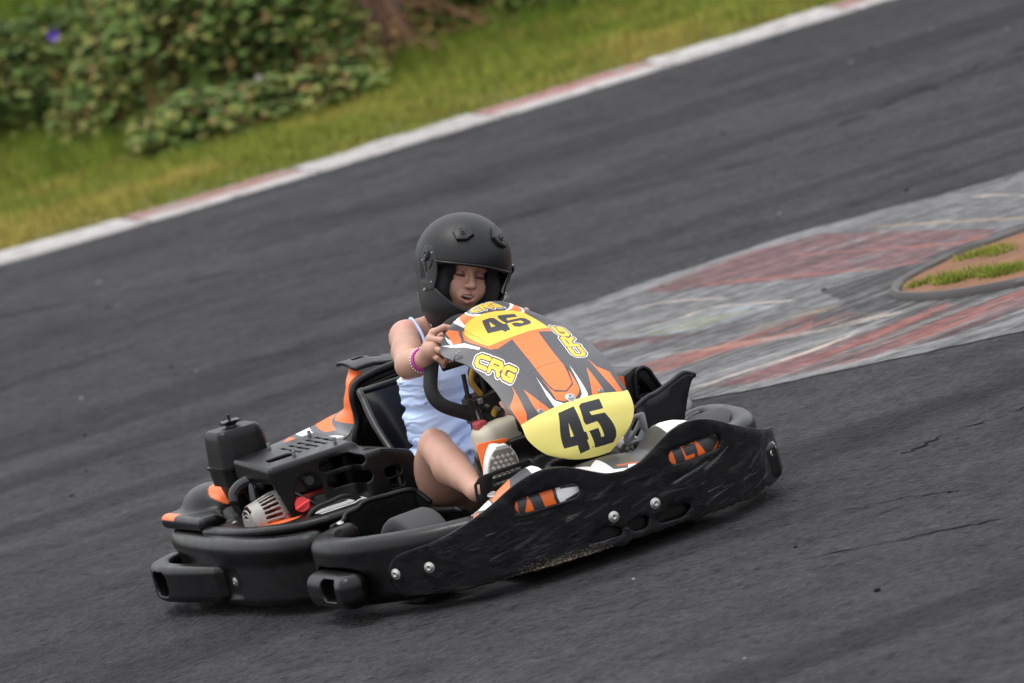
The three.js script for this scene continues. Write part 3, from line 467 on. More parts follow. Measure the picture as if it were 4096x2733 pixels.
// --- nose: printed rolls seen through the slots, and the printed cover behind the shield
const ORANGE = '#f3712e', BLACKP = '#3b3b3e', WHITEP = '#f1efee';
{
  const rollTex = (seedShift) => canvasTex(512, 128, (c, w, h) => {
    c.fillStyle = BLACKP; c.fillRect(0, 0, w, h);
    const poly = (f, L) => { c.fillStyle = f; c.beginPath(); for (let i = 0; i < L.length; i += 2) c.lineTo(L[i] * w, L[i + 1] * h); c.closePath(); c.fill(); };
    if (seedShift) { poly(ORANGE, [0.02, 0, 0.28, 0, 0.34, 0.5, 0.36, 1, 0.05, 1, 0.1, 0.5]); poly(BLACKP, [0.2, 0, 0.3, 0, 0.3, 0.35, 0.24, 0.6, 0.3, 1, 0.22, 1, 0.17, 0.55]); poly(ORANGE, [0.42, 0, 0.62, 0, 0.6, 0.5, 0.66, 1, 0.5, 1, 0.46, 0.4]); poly(WHITEP, [0.66, 0, 0.72, 0, 0.7, 0.35, 0.92, 0.4, 0.92, 0.52, 0.72, 0.6, 0.76, 1, 0.7, 1, 0.64, 0.5]); c.fillStyle = '#e3a52f'; c.beginPath(); c.ellipse(0.96 * w, 0.5 * h, 0.035 * w, 0.4 * h, 0, 0, 7); c.fill(); } else { poly(ORANGE, [0.05, 0, 0.2, 0, 0.24, 1, 0.09, 1, 0.05, 0.4]); poly(ORANGE, [0.32, 0, 0.5, 0, 0.56, 0.35, 0.5, 0.35, 0.44, 0.3, 0.36, 0.35, 0.38, 0.55, 0.5, 0.55, 0.52, 1, 0.38, 1]); poly(ORANGE, [0.55, 0.2, 0.7, 0.75, 0.97, 0.4, 1, 1, 0.55, 1]); poly(WHITEP, [0, 0.3, 0.03, 0.4, 0.05, 1, 0, 1]); }
  });
  for (const [s, k] of [[-0.24, 1], [0.243, 0]]) {
    const g = shell((u, v) => { const a = (v - 0.5) * Math.PI * 1.25, e = Math.sqrt(Math.max(0.02, 1 - Math.pow(Math.abs(u - 0.5) * 2, 6))); return onShield(s + (u - 0.5) * 0.25, 0.229 - Math.sin(a) * 0.036 * e, -0.026 + Math.cos(a) * 0.018 * e); }, 24, 12, 0.003, -1);
    mesh('nose_roll', g, new THREE.MeshStandardMaterial({ map: rollTex(k), roughness: 0.35, side: THREE.DoubleSide }), kart);
  }
  // cover: follows the crest of the shield and runs back and up to the fairing's foot
  const cov = (u, v) => {
    const s = lerp(-0.545, 0.50, u), a = Math.abs(s), q = onShield(s, 0, -0.012 - 0.0 * v);
    const y0 = lerp(0.23, crestY(s) - 0.01, sst(0.14, 0.24, a)), hump = 0.03 * sst(0.26, 0.03, a);
    const back = lerp(0.0, lerp(0.2, 0.145, sst(0.12, 0.25, a)), v);
    return [q[0] * (1 - 0.12 * v), y0 + hump * v + 0.016 * Math.sin(v * 2.6) * (1 - 0.6 * sst(0.3, 0.5, a)) - 0.012 * v * sst(0.15, 0.35, a), q[2] - back];
  };
  const map = canvasTex(1024, 256, (c, w, h) => {
    c.fillStyle = BLACKP; c.fillRect(0, 0, w, h);
    const U = (s) => (s + 0.545) / 1.045 * w, poly = (f, L) => { c.fillStyle = f; c.beginPath(); for (let i = 0; i < L.length; i += 2) c.lineTo(U(L[i]), L[i + 1] * h); c.closePath(); c.fill(); };
    poly(WHITEP, [-0.545, 0.55, -0.43, 0.5, -0.37, 1, -0.545, 1]); poly(WHITEP, [-0.43, 0.5, -0.405, 0, -0.39, 0, -0.39, 1]);
    poly('#7b7b7e', [-0.545, 0.25, -0.46, 0.2, -0.41, 0.75, -0.53, 0.65]); poly('#e9e7e6', [-0.51, 0, -0.455, 0, -0.47, 0.3, -0.5, 0.35]); poly(ORANGE, [-0.47, 0.05, -0.44, 0, -0.43, 0.35, -0.46, 0.4]);
    poly(ORANGE, [-0.385, 0, -0.33, 0, -0.30, 1, -0.385, 1]); poly(WHITEP, [-0.255, 0, -0.215, 0, -0.21, 1, -0.25, 1]);
    c.strokeStyle = '#8a4630'; c.lineWidth = 2.5; for (let i = 0; i < 11; i++) { const x = U(-0.382) + i * 7.2, y = h * (0.8 - i * 0.03); c.beginPath(); c.moveTo(x, y); c.lineTo(x + 3, y - 9 + 4 * rnd()); c.lineTo(x + 5, y - 2); c.stroke(); }
    poly('#c9c7c6', [-0.12, 0.3, 0.0, 0.15, 0.01, 0.9, -0.04, 0.6, -0.08, 1, -0.13, 1]); poly(WHITEP, [-0.09, 0, 0.03, 0, 0.05, 0.12, 0.0, 0.25, -0.1, 0.18]); poly('#e3a52f', [-0.05, 0, 0.03, 0, 0.02, 0.1, -0.04, 0.1]);
    poly(WHITEP, [0.03, 0.1, 0.07, 0, 0.12, 0.02, 0.09, 0.2, 0.05, 0.25]); poly('#b24a24', [0.02, 0.3, 0.14, 0.08, 0.15, 0.12, 0.02, 0.36]); poly(WHITEP, [0.2, 0.2, 0.27, 0.1, 0.29, 0.7, 0.22, 0.8]);
  });
  const nc = mesh('nose_cover', shell((u, v) => cov(u, v), 70, 12, 0.004), new THREE.MeshStandardMaterial({ map, roughness: 0.36, side: THREE.DoubleSide }), kart);
  screw(nc, cov(0.165, 0.62).map((v, i) => v + [0, 0.003, 0][i]), [-0.1, 0.95, 0.25], 0.017, M.dullSteel);
}
// --- steering fairing with number panel
const FG = [[[-0.072, 0.734, -0.185], [0.000, 0.739, -0.175], [0.067, 0.709, -0.185]], [[-0.147, 0.704, -0.181], [0.000, 0.706, -0.151], [0.139, 0.656, -0.181]], [[-0.199, 0.641, -0.162], [0.000, 0.654, -0.112], [0.192, 0.611, -0.162]], [[-0.168, 0.597, -0.059], [0.000, 0.584, -0.009], [0.206, 0.562, -0.059]], [[-0.158, 0.532, 0.051], [0.000, 0.521, 0.101], [0.203, 0.516, 0.051]], [[-0.168, 0.472, 0.144], [0.000, 0.463, 0.189], [0.189, 0.457, 0.144]], [[-0.156, 0.424, 0.180], [0.000, 0.416, 0.220], [0.192, 0.404, 0.180]], [[-0.151, 0.377, 0.192], [0.000, 0.364, 0.227], [0.185, 0.359, 0.192]], [[-0.116, 0.328, 0.201], [0.000, 0.316, 0.221], [0.150, 0.317, 0.201]], [[-0.059, 0.296, 0.200], [0.000, 0.277, 0.208], [0.080, 0.272, 0.200]]].map((r) => r.flat());
const fairing = (a, t) => { const r = cat(FG, t); return [0, 1, 2].map((k) => r[3 + k] + a * (r[6 + k] - r[k]) / 2 + a * a * ((r[k] + r[6 + k]) / 2 - r[3 + k])); };
const fairingN = (a, t) => { const e = 0.01, A = fairing(a - e, t), B = fairing(a + e, t), C = fairing(a, t - e), D = fairing(a, Math.min(1, t + e)); return V3([B[0] - A[0], B[1] - A[1], B[2] - A[2]]).cross(V3([C[0] - D[0], C[1] - D[1], C[2] - D[2]])).normalize(); };
const G45 = {
plate:[-1.010,0.672,-0.864,0.655,-0.625,0.630,-0.326,0.608,-0.140,0.598,0.106,0.593,0.299,0.595,0.592,0.605,0.924,0.632],
four:[-0.292,0.650,0.007,0.632,0.040,0.797,0.080,0.802,0.106,0.855,0.066,0.855,0.126,0.925,-0.166,0.940,-0.153,0.873,-0.472,0.875,-0.419,0.810,-0.352,0.728],
fourh:[-0.186,0.720,-0.166,0.807,-0.233,0.810],
five:[0.093,0.640,0.146,0.627,0.472,0.630,0.479,0.693,0.226,0.690,0.246,0.713,0.479,0.720,0.518,0.748,0.764,0.907,0.784,0.932,0.259,0.925,0.133,0.802,0.312,0.800,0.379,0.868,0.445,0.868,0.339,0.775,0.312,0.757,0.106,0.760,0.080,0.738],
upatch:[-0.645,0.133,-0.565,0.115,-0.366,0.102,-0.027,0.102,0.312,0.105,0.505,0.115,0.565,0.140,0.625,0.215,0.651,0.243,0.359,0.245,0.000,0.255,-0.292,0.263,-0.425,0.268,-0.472,0.250,-0.632,0.185,-0.651,0.158],
four2:[-0.339,0.143,-0.199,0.138,-0.120,0.143,-0.007,0.188,0.053,0.190,0.040,0.225,-0.013,0.225,-0.053,0.230,-0.080,0.218,-0.299,0.215,-0.312,0.183],
four2h:[-0.219,0.158,-0.140,0.190,-0.213,0.190],
five2:[-0.053,0.140,-0.007,0.133,0.312,0.135,0.312,0.158,0.093,0.160,0.093,0.175,0.352,0.168,0.425,0.173,0.465,0.198,0.412,0.213,0.206,0.220,0.133,0.213,0.120,0.195,0.193,0.193,0.286,0.203,0.339,0.198,0.306,0.185,0.047,0.190,-0.013,0.168],
stripe:[-0.040,0.263,0.419,0.253,0.339,0.420,0.246,0.500,0.073,0.530,-0.106,0.515,-0.126,0.490,-0.106,0.422,-0.066,0.360],
ora:[-0.645,0.165,-0.472,0.250,-0.439,0.270,-0.292,0.263,0.000,0.255,0.359,0.245,0.651,0.243,0.665,0.263,0.412,0.255,-0.047,0.265,-0.352,0.287,-0.445,0.282,-0.532,0.248,-0.645,0.210,-0.678,0.165],
orb:[-1.143,0.020,-0.592,0.087,-0.366,0.113,-0.047,0.113,0.160,0.107,0.858,0.005,0.977,0.017,0.558,0.128,0.572,0.165,0.625,0.215,0.565,0.140,0.505,0.115,0.312,0.105,-0.027,0.100,-0.366,0.102,-0.565,0.115,-0.638,0.133,-0.658,0.148,-1.150,0.057],
w1:[-1.150,0.000,-0.884,0.048,-0.532,0.100,-0.319,0.113,-0.339,0.102,-0.545,0.087,-0.858,0.042],
w2:[0.944,-0.020,0.944,0.005,0.332,0.095,0.120,0.113,0.166,0.105,0.346,0.080],
w3:[0.971,0.023,0.997,0.030,0.545,0.123,0.492,0.120],
w4:[-1.150,0.038,-1.010,0.050,-0.751,0.110,-0.651,0.140,-0.658,0.150,-1.077,0.068,-1.050,0.065,-0.745,0.123],
oc:[-1.004,0.135,-0.957,0.128,-0.751,0.155,-0.691,0.198,-0.718,0.218,-0.818,0.205,-0.891,0.165],
wd:[-0.984,0.188,-0.818,0.208,-0.665,0.220,-0.532,0.263,-0.578,0.270,-0.698,0.238,-0.851,0.215],
we:[-0.977,0.153,-0.844,0.185,-0.811,0.210,-0.844,0.205],
of:[-0.685,0.448,-0.731,0.530,-0.784,0.605,-0.864,0.655,-1.004,0.672,-0.944,0.545,-0.798,0.505,-0.725,0.483],
og:[-0.552,0.477,-0.499,0.515,-0.386,0.608,-0.545,0.622,-0.605,0.620,-0.592,0.557],
oh:[-0.153,0.448,-0.153,0.500,-0.120,0.522,0.047,0.537,0.233,0.512,0.352,0.443,0.279,0.537,0.226,0.557,0.086,0.588,-0.093,0.583,-0.193,0.562],
wi:[-0.199,0.430,-0.233,0.488,-0.233,0.555,-0.206,0.570,-0.120,0.593,-0.286,0.605,-0.299,0.585,-0.292,0.530],
wj:[0.419,0.425,0.386,0.490,0.359,0.547,0.346,0.580,0.306,0.600,0.160,0.595,0.246,0.573,0.286,0.545,0.366,0.475],
ok:[0.625,0.460,0.632,0.583,0.605,0.603,0.399,0.598,0.465,0.550],
ol:[0.738,0.425,0.771,0.472,0.911,0.515,0.924,0.632,0.831,0.622,0.771,0.527,0.751,0.488],
wire1:[-0.651,0.160,-0.452,0.218,-0.386,0.270,-0.339,0.342,-0.306,0.420,-0.306,0.462,-0.352,0.502,-0.439,0.550,-0.525,0.593],
wire2:[0.658,0.248,0.605,0.312,0.545,0.393,0.459,0.458,0.459,0.520,0.552,0.570,0.572,0.590],
wire3:[-0.279,0.417,-0.053,0.400,0.153,0.395,0.352,0.397,0.518,0.412],
crgL:[-0.971,0.342,-0.685,0.448,-0.612,0.277],
crgR:[0.804,0.415,0.917,0.248,0.572,0.397],
crgT:[-0.572,0.080,0.273,0.080,-0.884,0.005],
bolts:[0.033,0.570,-0.552,0.610,0.572,0.588,-0.891,0.260],
};
function logo(c, o, e, t, outer = true) {       // the three-letter badge in a slanted frame given by two base corners and a top corner
  c.save(); c.transform((e[0] - o[0]) / 3, (e[1] - o[1]) / 3, t[0] - o[0], t[1] - o[1], o[0], o[1]);
  const L = [[[0.86, 0.2, 0.3, 0.2, 0.14, 0.32, 0.14, 0.68, 0.3, 0.8, 0.86, 0.8]], [[0.14, 0.16, 0.14, 0.8, 0.74, 0.8, 0.86, 0.68, 0.86, 0.6, 0.74, 0.48, 0.3, 0.48], [0.62, 0.46, 0.86, 0.16]], [[0.86, 0.8, 0.3, 0.8, 0.14, 0.68, 0.14, 0.32, 0.3, 0.2, 0.86, 0.2, 0.86, 0.48, 0.52, 0.48]]];
  c.lineJoin = 'round'; c.lineCap = 'round';
  for (const [f, w] of [['#f4f2ee', 0.5], ['#2b2b2d', 0.40], ['#eebb33', 0.25]]) { c.strokeStyle = f; c.lineWidth = w; L.forEach((letter, i) => letter.forEach((s) => { c.beginPath(); for (let k = 0; k < s.length; k += 2) c.lineTo(i + s[k], s[k + 1]); c.stroke(); })); }
  c.restore();
}
{
  const W = 1024, H = 2048, X = (a) => (a + 1) / 2 * W, Y = (t) => t * H;
  const map = canvasTex(W, H, (c) => {
    c.fillStyle = '#434346'; c.fillRect(0, 0, W, H);
    const poly = (f, L) => { c.fillStyle = f; c.beginPath(); for (let i = 0; i < L.length; i += 2) c.lineTo(X(L[i]), Y(L[i + 1])); c.closePath(); c.fill(); };
    for (const k of ['oc', 'of', 'og', 'ok', 'ol', 'stripe', 'ora', 'orb']) poly(ORANGE, G45[k]);
    poly('#38383b', [-0.25, 0.43, -0.17, 0.43, -0.14, 0.49, -0.1, 0.516, 0.05, 0.53, 0.24, 0.5, 0.34, 0.42, 0.4, 0.43, 0.36, 0.54, 0.26, 0.59, -0.09, 0.6, -0.2, 0.57]);
    poly(ORANGE, G45.stripe); poly(ORANGE, G45.oh);
    c.strokeStyle = '#38383b'; c.lineWidth = 9; c.beginPath(); for (const [a, t] of [[-0.15, 0.475], [-0.12, 0.512], [0.05, 0.532], [0.23, 0.508], [0.3, 0.46]]) c.lineTo(X(a), Y(t)); c.stroke();
    for (const k of ['w1', 'w2', 'w3', 'w4', 'wd', 'we', 'wi', 'wj']) poly(WHITEP, G45[k]);
    poly('#f5c744', G45.upatch);
    poly('#38383b', G45.four2); poly('#f5c744', G45.four2h); poly('#38383b', G45.five2);
    const lg = (k) => { const q = G45[k]; logo(c, [X(q[0]), Y(q[1])], [X(q[2]), Y(q[3])], [X(q[4]), Y(q[5])]); };
    lg('crgL'); lg('crgR'); lg('crgT');
    c.strokeStyle = 'rgba(20,20,22,0.75)'; c.lineWidth = 3.2; c.lineJoin = 'round';
    for (const k of ['wire1', 'wire2', 'wire3']) { c.beginPath(); const q = G45[k]; for (let i = 0; i < q.length; i += 2) c.lineTo(X(q[i]), Y(q[i + 1])); c.stroke(); }
    c.strokeStyle = '#d9552b'; c.lineWidth = 5; for (const [a, t, b, u] of [[-0.66, 0.345, -0.6, 0.41], [0.76, 0.36, 0.79, 0.40]]) { c.beginPath(); c.moveTo(X(a), Y(t)); c.lineTo(X(b), Y(u)); c.stroke(); }
    for (let i = 0; i < 260; i++) { c.strokeStyle = `rgba(${rnd() < 0.5 ? '235,232,228' : '30,30,30'},${rr(0.04, 0.16)})`; c.lineWidth = rr(0.6, 1.6); const x = rnd() * W, y = rnd() * H; c.beginPath(); c.moveTo(x, y); c.lineTo(x + rr(-50, 50), y + rr(-70, 70)); c.stroke(); }
  });
  const fm = new THREE.MeshStandardMaterial({ map, roughness: 0.42, bumpMap: rep(grainTex, 3, 5), bumpScale: 0.0004, side: THREE.DoubleSide });
  const f = mesh('steering_fairing', shell((u, v) => fairing(2 * u - 1, v), 40, 90, 0.004, -1), fm, kart);
  // number panel
  const pl = flatPoly(G45.plate), top = (a) => { if (a <= pl[0][0]) return pl[0][1]; for (let i = 1; i < pl.length; i++) if (a <= pl[i][0]) return lerp(pl[i - 1][1], pl[i][1], (a - pl[i - 1][0]) / (pl[i][0] - pl[i - 1][0])); return pl[pl.length - 1][1]; };
  const pw = 1024, ph = 1024, pmap = canvasTex(pw, ph, (c) => {
    c.fillStyle = '#f8ea84'; c.fillRect(0, 0, pw, ph);
    const Yp = (a, t) => (t - top(a)) / (1.0 - top(a)) * ph, poly = (fl, L) => { c.fillStyle = fl; c.beginPath(); for (let i = 0; i < L.length; i += 2) { const a = L[i], b = L[(i + 2) % L.length], t = L[i + 1], u = L[(i + 3) % L.length]; for (let k = 0; k < 5; k++) { const p = lerp(a, b, k / 5), q = lerp(t, u, k / 5); c.lineTo((p + 1) / 2 * pw, Yp(p, q)); } } c.closePath(); c.fill(); };
    poly('#323235', G45.four); poly('#f8ea84', G45.fourh); poly('#323235', G45.five);
    c.fillStyle = '#1b1b1b'; c.beginPath(); c.ellipse(0.6 * pw, 0.79 * ph, 9, 9, 0, 0, 7); c.fill();
    for (let i = 0; i < 70; i++) { c.strokeStyle = `rgba(120,105,40,${rr(0.08, 0.3)})`; c.lineWidth = rr(0.6, 1.8); const x = rnd() * pw, y = rnd() * ph; c.beginPath(); c.moveTo(x, y); c.lineTo(x + rr(-40, 40), y + rr(-60, 60)); c.stroke(); }
    for (let i = 0; i < 160; i++) { c.fillStyle = `rgba(110,95,45,${rr(0.1, 0.35)})`; c.fillRect((0.34 + 0.1 * (rnd() + rnd() - 1)) * pw, rr(0, 0.06) * ph, rr(2, 9), rr(1, 5)); }
    for (let i = 0; i < 260; i++) { c.fillStyle = `rgba(90,75,30,${rr(0.1, 0.5)})`; c.fillRect(rnd() * pw, ph - 22 * rnd() * rnd(), rr(2, 12), rr(1, 5)); }
  });
  const np = mesh('number_panel', shell((u, v) => { const a = 2 * u - 1, t = lerp(top(a), 1.0, v), n = fairingN(a, Math.min(0.985, t)), p = fairing(a, t); return [p[0] + n.x * 0.003, p[1] + n.y * 0.003, p[2] + n.z * 0.003]; }, 50, 40, 0.0025, -1), new THREE.MeshStandardMaterial({ map: pmap, roughness: 0.45, side: THREE.DoubleSide }), kart);
  const put = (a, t, r, m) => { const n = fairingN(a, t), p = fairing(a, t); return screw(f, [p[0] + n.x * 0.001, p[1] + n.y * 0.001, p[2] + n.z * 0.001], [n.x, n.y, n.z], r, m); };
  put(0.033, 0.573, 0.0155, M.steel); put(-0.552, 0.612, 0.0095, M.dullSteel); put(0.572, 0.588, 0.0095, M.dullSteel);
  const cn = fairingN(-0.89, 0.26), cp = fairing(-0.89, 0.26); mesh('wire_clip', tube([[cp[0] - 0.016, cp[1] - 0.012, cp[2] + 0.006], [cp[0] - 0.005, cp[1] + 0.003, cp[2] + 0.014], [cp[0] + 0.01, cp[1] + 0.01, cp[2] + 0.016], [cp[0] + 0.004, cp[1], cp[2] + 0.02], [cp[0] - 0.004, cp[1] + 0.008, cp[2] + 0.012]], 0.0025, 20, 6), M.dullSteel, f);
  mesh('fairing_stay', merge([rod([-0.08, 0.50, -0.03], [-0.085, 0.40, 0.10], 0.011), rod([0.08, 0.50, -0.03], [0.07, 0.30, 0.12], 0.011), rod([0.0, 0.42, 0.17], [0.0, 0.16, 0.1], 0.014)]), M.blackMetal, kart);
}
// --- steering wheel, column and bracket
{
  const sw = group('steering_wheel', kart); sw.position.set(-0.04, 0.53, -0.272); sw.rotation.set(-0.38, 0.05, -0.56, 'XYZ');
  const R = rounded([[-0.155, -0.135], [0.155, -0.135], [0.165, 0.06], [0.1, 0.155], [-0.1, 0.155], [-0.165, 0.06]], 0.075, 5);
  mesh('rim', tube(R.map((p) => [p[0], p[1], 0]), 0.021, 120, 14, true), M.grip, sw);
  mesh('spoke', merge([at(rbox(0.13, 0.055, 0.014, 0.006), -0.085, 0.03, 0, 0, 0, 0.55), at(rbox(0.13, 0.055, 0.014, 0.006), 0.085, 0.0, 0), at(rbox(0.05, 0.12, 0.012, 0.005), 0, -0.06, -0.001)]), M.plasticSmooth, sw);
  mesh('hub', at(new THREE.CylinderGeometry(0.042, 0.05, 0.04, 24), 0, 0, 0.01, Math.PI / 2), M.plasticSmooth, sw);
  mesh('steering_column', merge([rod([-0.026, 0.545, -0.26], [-0.01, 0.12, 0.02], 0.011), rod([-0.16, 0.1, 0.0], [0.16, 0.1, 0.0], 0.008)]), M.blackMetal, kart);
  const br = group('column_bracket', kart);
  mesh('bracket_body', merge([at(rbox(0.085, 0.04, 0.06, 0.004), -0.085, 0.465, -0.24, 0.2, 0.1, 0.05), at(rbox(0.03, 0.075, 0.05, 0.004), -0.125, 0.445, -0.235), at(rbox(0.05, 0.06, 0.04, 0.006), -0.065, 0.43, -0.235, 0, 0, 0.3), at(new THREE.CylinderGeometry(0.018, 0.018, 0.05, 14), -0.055, 0.41, -0.23, 1.2), at(new THREE.CylinderGeometry(0.014, 0.016, 0.05, 12), -0.125, 0.405, -0.235)]), M.greasy, br);
  for (const g of [at(new THREE.CylinderGeometry(0.008, 0.008, 0.026, 10), -0.118, 0.432, -0.205), at(rbox(0.014, 0.014, 0.012, 0.002), -0.105, 0.468, -0.202), at(new THREE.CylinderGeometry(0.006, 0.006, 0.02, 8), -0.06, 0.432, -0.2, 1.57), at(new THREE.CylinderGeometry(0.005, 0.005, 0.02, 8), -0.09, 0.45, -0.2, 1.57)]) mesh('fitting', g, M.steel, br);
  mesh('control_rod', merge([rod([-0.125, 0.555, -0.225], [-0.13, 0.48, -0.225], 0.0068), rod([-0.07, 0.535, -0.225], [-0.075, 0.485, -0.225], 0.0068), rod([-0.12, 0.452, -0.2], [-0.112, 0.36, -0.2], 0.0055), at(new THREE.CylinderGeometry(0.011, 0.011, 0.02, 12), -0.128, 0.485, -0.225)]), M.blackMetal, br);
  mesh('lever', tube([[-0.085, 0.565, -0.23], [-0.1, 0.547, -0.225], [-0.108, 0.53, -0.222], [-0.102, 0.508, -0.222], [-0.09, 0.485, -0.222]], 0.0085, 24, 10), M.yellowLever, br);
  mesh('lever', tube([[-0.06, 0.43, -0.215], [-0.072, 0.42, -0.21], [-0.078, 0.405, -0.21]], 0.01, 12, 8), M.yellowLever, br);
}
// --- fuel tank, console, pedals, floor
{
  const tk = group('fuel_tank', kart);
  mesh('tank_body', field((x, y, z) => { let v = bxd(x, y, z, [-0.075, 0.265, -0.185], [0.07, 0.135, 0.065], 0.03); v = smin(v, bxd(x, y, z, [-0.1, 0.35, -0.19], [0.05, 0.05, 0.06], 0.03), 0.02); return v + 0.003 * Math.sin(x * 40) * Math.sin(y * 50); }, [-0.19, 0.1, -0.28], [0.09, 0.43, -0.09], 0.007), M.tank, tk);
  mesh('cap', merge([at(new THREE.CylinderGeometry(0.036, 0.036, 0.032, 20), -0.012, 0.378, -0.13, 0.5, 0, -0.2), at(new THREE.CylinderGeometry(0.028, 0.028, 0.06, 20), -0.016, 0.352, -0.14, 0.5, 0, -0.2)]), M.plasticSmooth, tk);
  mesh('red_label', at(rbox(0.034, 0.03, 0.05, 0.01), -0.128, 0.402, -0.195), new THREE.MeshStandardMaterial({ color: col(0.42, 0.06, 0.07), roughness: 0.5 }), tk);
  const cmap = canvasTex(256, 256, (c, w, h) => { c.fillStyle = '#333336'; c.fillRect(0, 0, w, h); c.fillStyle = ORANGE; c.beginPath(); c.moveTo(0, 0); c.lineTo(w, 0); c.lineTo(w * 0.9, h * 0.08); c.lineTo(w * 0.12, h * 0.36); c.lineTo(w * 0.1, h); c.lineTo(0, h); c.fill(); logo(c, [w * 0.14, h * 0.78], [w * 1.0, h * 0.62], [w * 0.12, h * 0.38]); });
  const con = plate(rounded([[-0.235, 0.19], [-0.235, 0.385], [-0.135, 0.374], [-0.12, 0.2]], 0.012).reverse(), [], 0.012, 0.003, 0, (x, y, z) => [x, y, z + 0.0]);
  mesh('console_panel', remapUV(con, -0.24, -0.1, 0.24, 0.388), new THREE.MeshStandardMaterial({ map: cmap, roughness: 0.45, side: THREE.DoubleSide }), kart);
  mesh('console', field((x, y, z) => smin(bxd(x, y, z, [-0.08, 0.27, -0.045], [0.15, 0.09, 0.035], 0.03), bxd(x, y, z, [0.02, 0.22, 0.06], [0.13, 0.07, 0.1], 0.05), 0.06), [-0.26, 0.13, -0.1], [0.18, 0.38, 0.18], 0.009), M.plasticSmooth, kart);
  const pd = group('pedal', kart);
  const pout = rounded([[-0.283, 0.31], [-0.13, 0.312], [-0.118, 0.27], [-0.12, 0.215], [-0.285, 0.215]], 0.008).reverse();
  mesh('pedal_plate', plate(pout, [slot(-0.205, 0.2945, 0.1, 0.009), slot(-0.205, 0.271, 0.1, 0.008), slot(-0.205, 0.247, 0.1, 0.008)], 0.004, 0.001, 0, (x, y, z) => [x, y, z + 0.098 + (y - 0.26) * 0.25]), M.blackMetal, pd);
  mesh('pedal_flange', plate(rounded([[-0.283, 0.312], [-0.293, 0.308], [-0.312, 0.288], [-0.312, 0.235], [-0.283, 0.225]], 0.005), [slot(-0.3, 0.272, 0.03, 0.008, 1.5)], 0.004, 0.001, 0, (x, y, z) => [-0.283 + (x + 0.283) * 0.9, y, 0.098 + (y - 0.26) * 0.25 + z + (x + 0.283) * 0.45]), M.blackMetal, pd);
  mesh('pedal_arm', rod([-0.2, 0.22, 0.095], [-0.2, 0.07, 0.14], 0.009), M.blackMetal, pd);
  const pl = group('pedal', kart);
  mesh('pedal_plate', plate(rounded([[0.17, 0.338], [0.245, 0.338], [0.25, 0.33], [0.245, 0.255], [0.165, 0.255]], 0.006).reverse(), [slot(0.21, 0.31, 0.04, 0.008, 0.8), slot(0.21, 0.28, 0.04, 0.008, 0.8)], 0.004, 0.001, 0, (x, y, z) => [x, y, z + 0.115]), M.dullSteel, pl);
  mesh('pedal_arm', rod([0.2, 0.26, 0.112], [0.2, 0.07, 0.14], 0.009), M.blackMetal, pl);
  mesh('floor_pan', at(rbox(0.62, 0.006, 0.8, 0.003), 0, 0.056, -0.12), M.blackMetal, kart);
  const fr = (a, b) => rod(a, b, 0.016);
  mesh('chassis_frame', merge([fr([-0.3, 0.075, 0.3], [-0.3, 0.075, -1.15]), fr([0.3, 0.075, 0.3], [0.3, 0.075, -1.15]), fr([-0.34, 0.075, 0.02], [0.34, 0.075, 0.02]), fr([-0.3, 0.075, -0.5], [0.3, 0.075, -0.5]), fr([-0.3, 0.075, 0.3], [0.3, 0.075, 0.3]), fr([-0.3, 0.075, -1.15], [0.3, 0.075, -1.15]), fr([-0.3, 0.075, -0.3], [-0.62, 0.1, -0.45]), fr([-0.3, 0.075, -0.9], [-0.66, 0.1, -0.95]), fr([0.3, 0.075, -0.3], [0.62, 0.1, -0.45]), fr([0.3, 0.075, -0.9], [0.62, 0.1, -0.95]), fr([-0.3, 0.08, 0.28], [-0.34, 0.1, 0.33]), fr([0.3, 0.08, 0.28], [0.36, 0.1, 0.33])]), M.blackMetal, kart);
  mesh('rear_axle', rod([-0.66, 0.14, -1.08], [0.66, 0.14, -1.08], 0.02), M.dullSteel, kart);
  for (const s of [-1, 1]) mesh('stub_axle', rod([0.34 * s, 0.13, 0], [0.5 * s, 0.13, 0], 0.014), M.dullSteel, kart);
}
// --- wheels
function wheel(x, y, z, w, r, turn) {
  const g = group('wheel', kart); g.position.set(x, y, z); g.rotation.y = turn;
  const q = (p) => new THREE.LatheGeometry(p.map((v) => new THREE.Vector2(v[0], v[1])), 56).rotateZ(Math.PI / 2);
  mesh('tyre', q([[r * 0.5, -w * 0.42], [r * 0.72, -w * 0.5], [r * 0.88, -w * 0.5], [r * 0.96, -w * 0.46], [r * 0.995, -w * 0.38], [r, -w * 0.2], [r, w * 0.2], [r * 0.995, w * 0.38], [r * 0.96, w * 0.46], [r * 0.88, w * 0.5], [r * 0.72, w * 0.5], [r * 0.5, w * 0.42]]), M.tyre, g);
  mesh('wheel_rim', q([[0.012, -w * 0.1], [r * 0.3, -w * 0.12], [r * 0.42, -w * 0.38], [r * 0.52, -w * 0.42], [r * 0.52, w * 0.42], [r * 0.42, w * 0.38], [r * 0.3, w * 0.12], [0.012, w * 0.1]]), M.dullSteel, g);
  return g;
}
wheel(-0.485, 0.13, 0, 0.125, 0.13, 0.12); wheel(0.485, 0.13, 0, 0.125, 0.13, 0.12); wheel(-0.56, 0.14, -1.08, 0.2, 0.14, 0); wheel(0.56, 0.14, -1.08, 0.2, 0.14, 0);
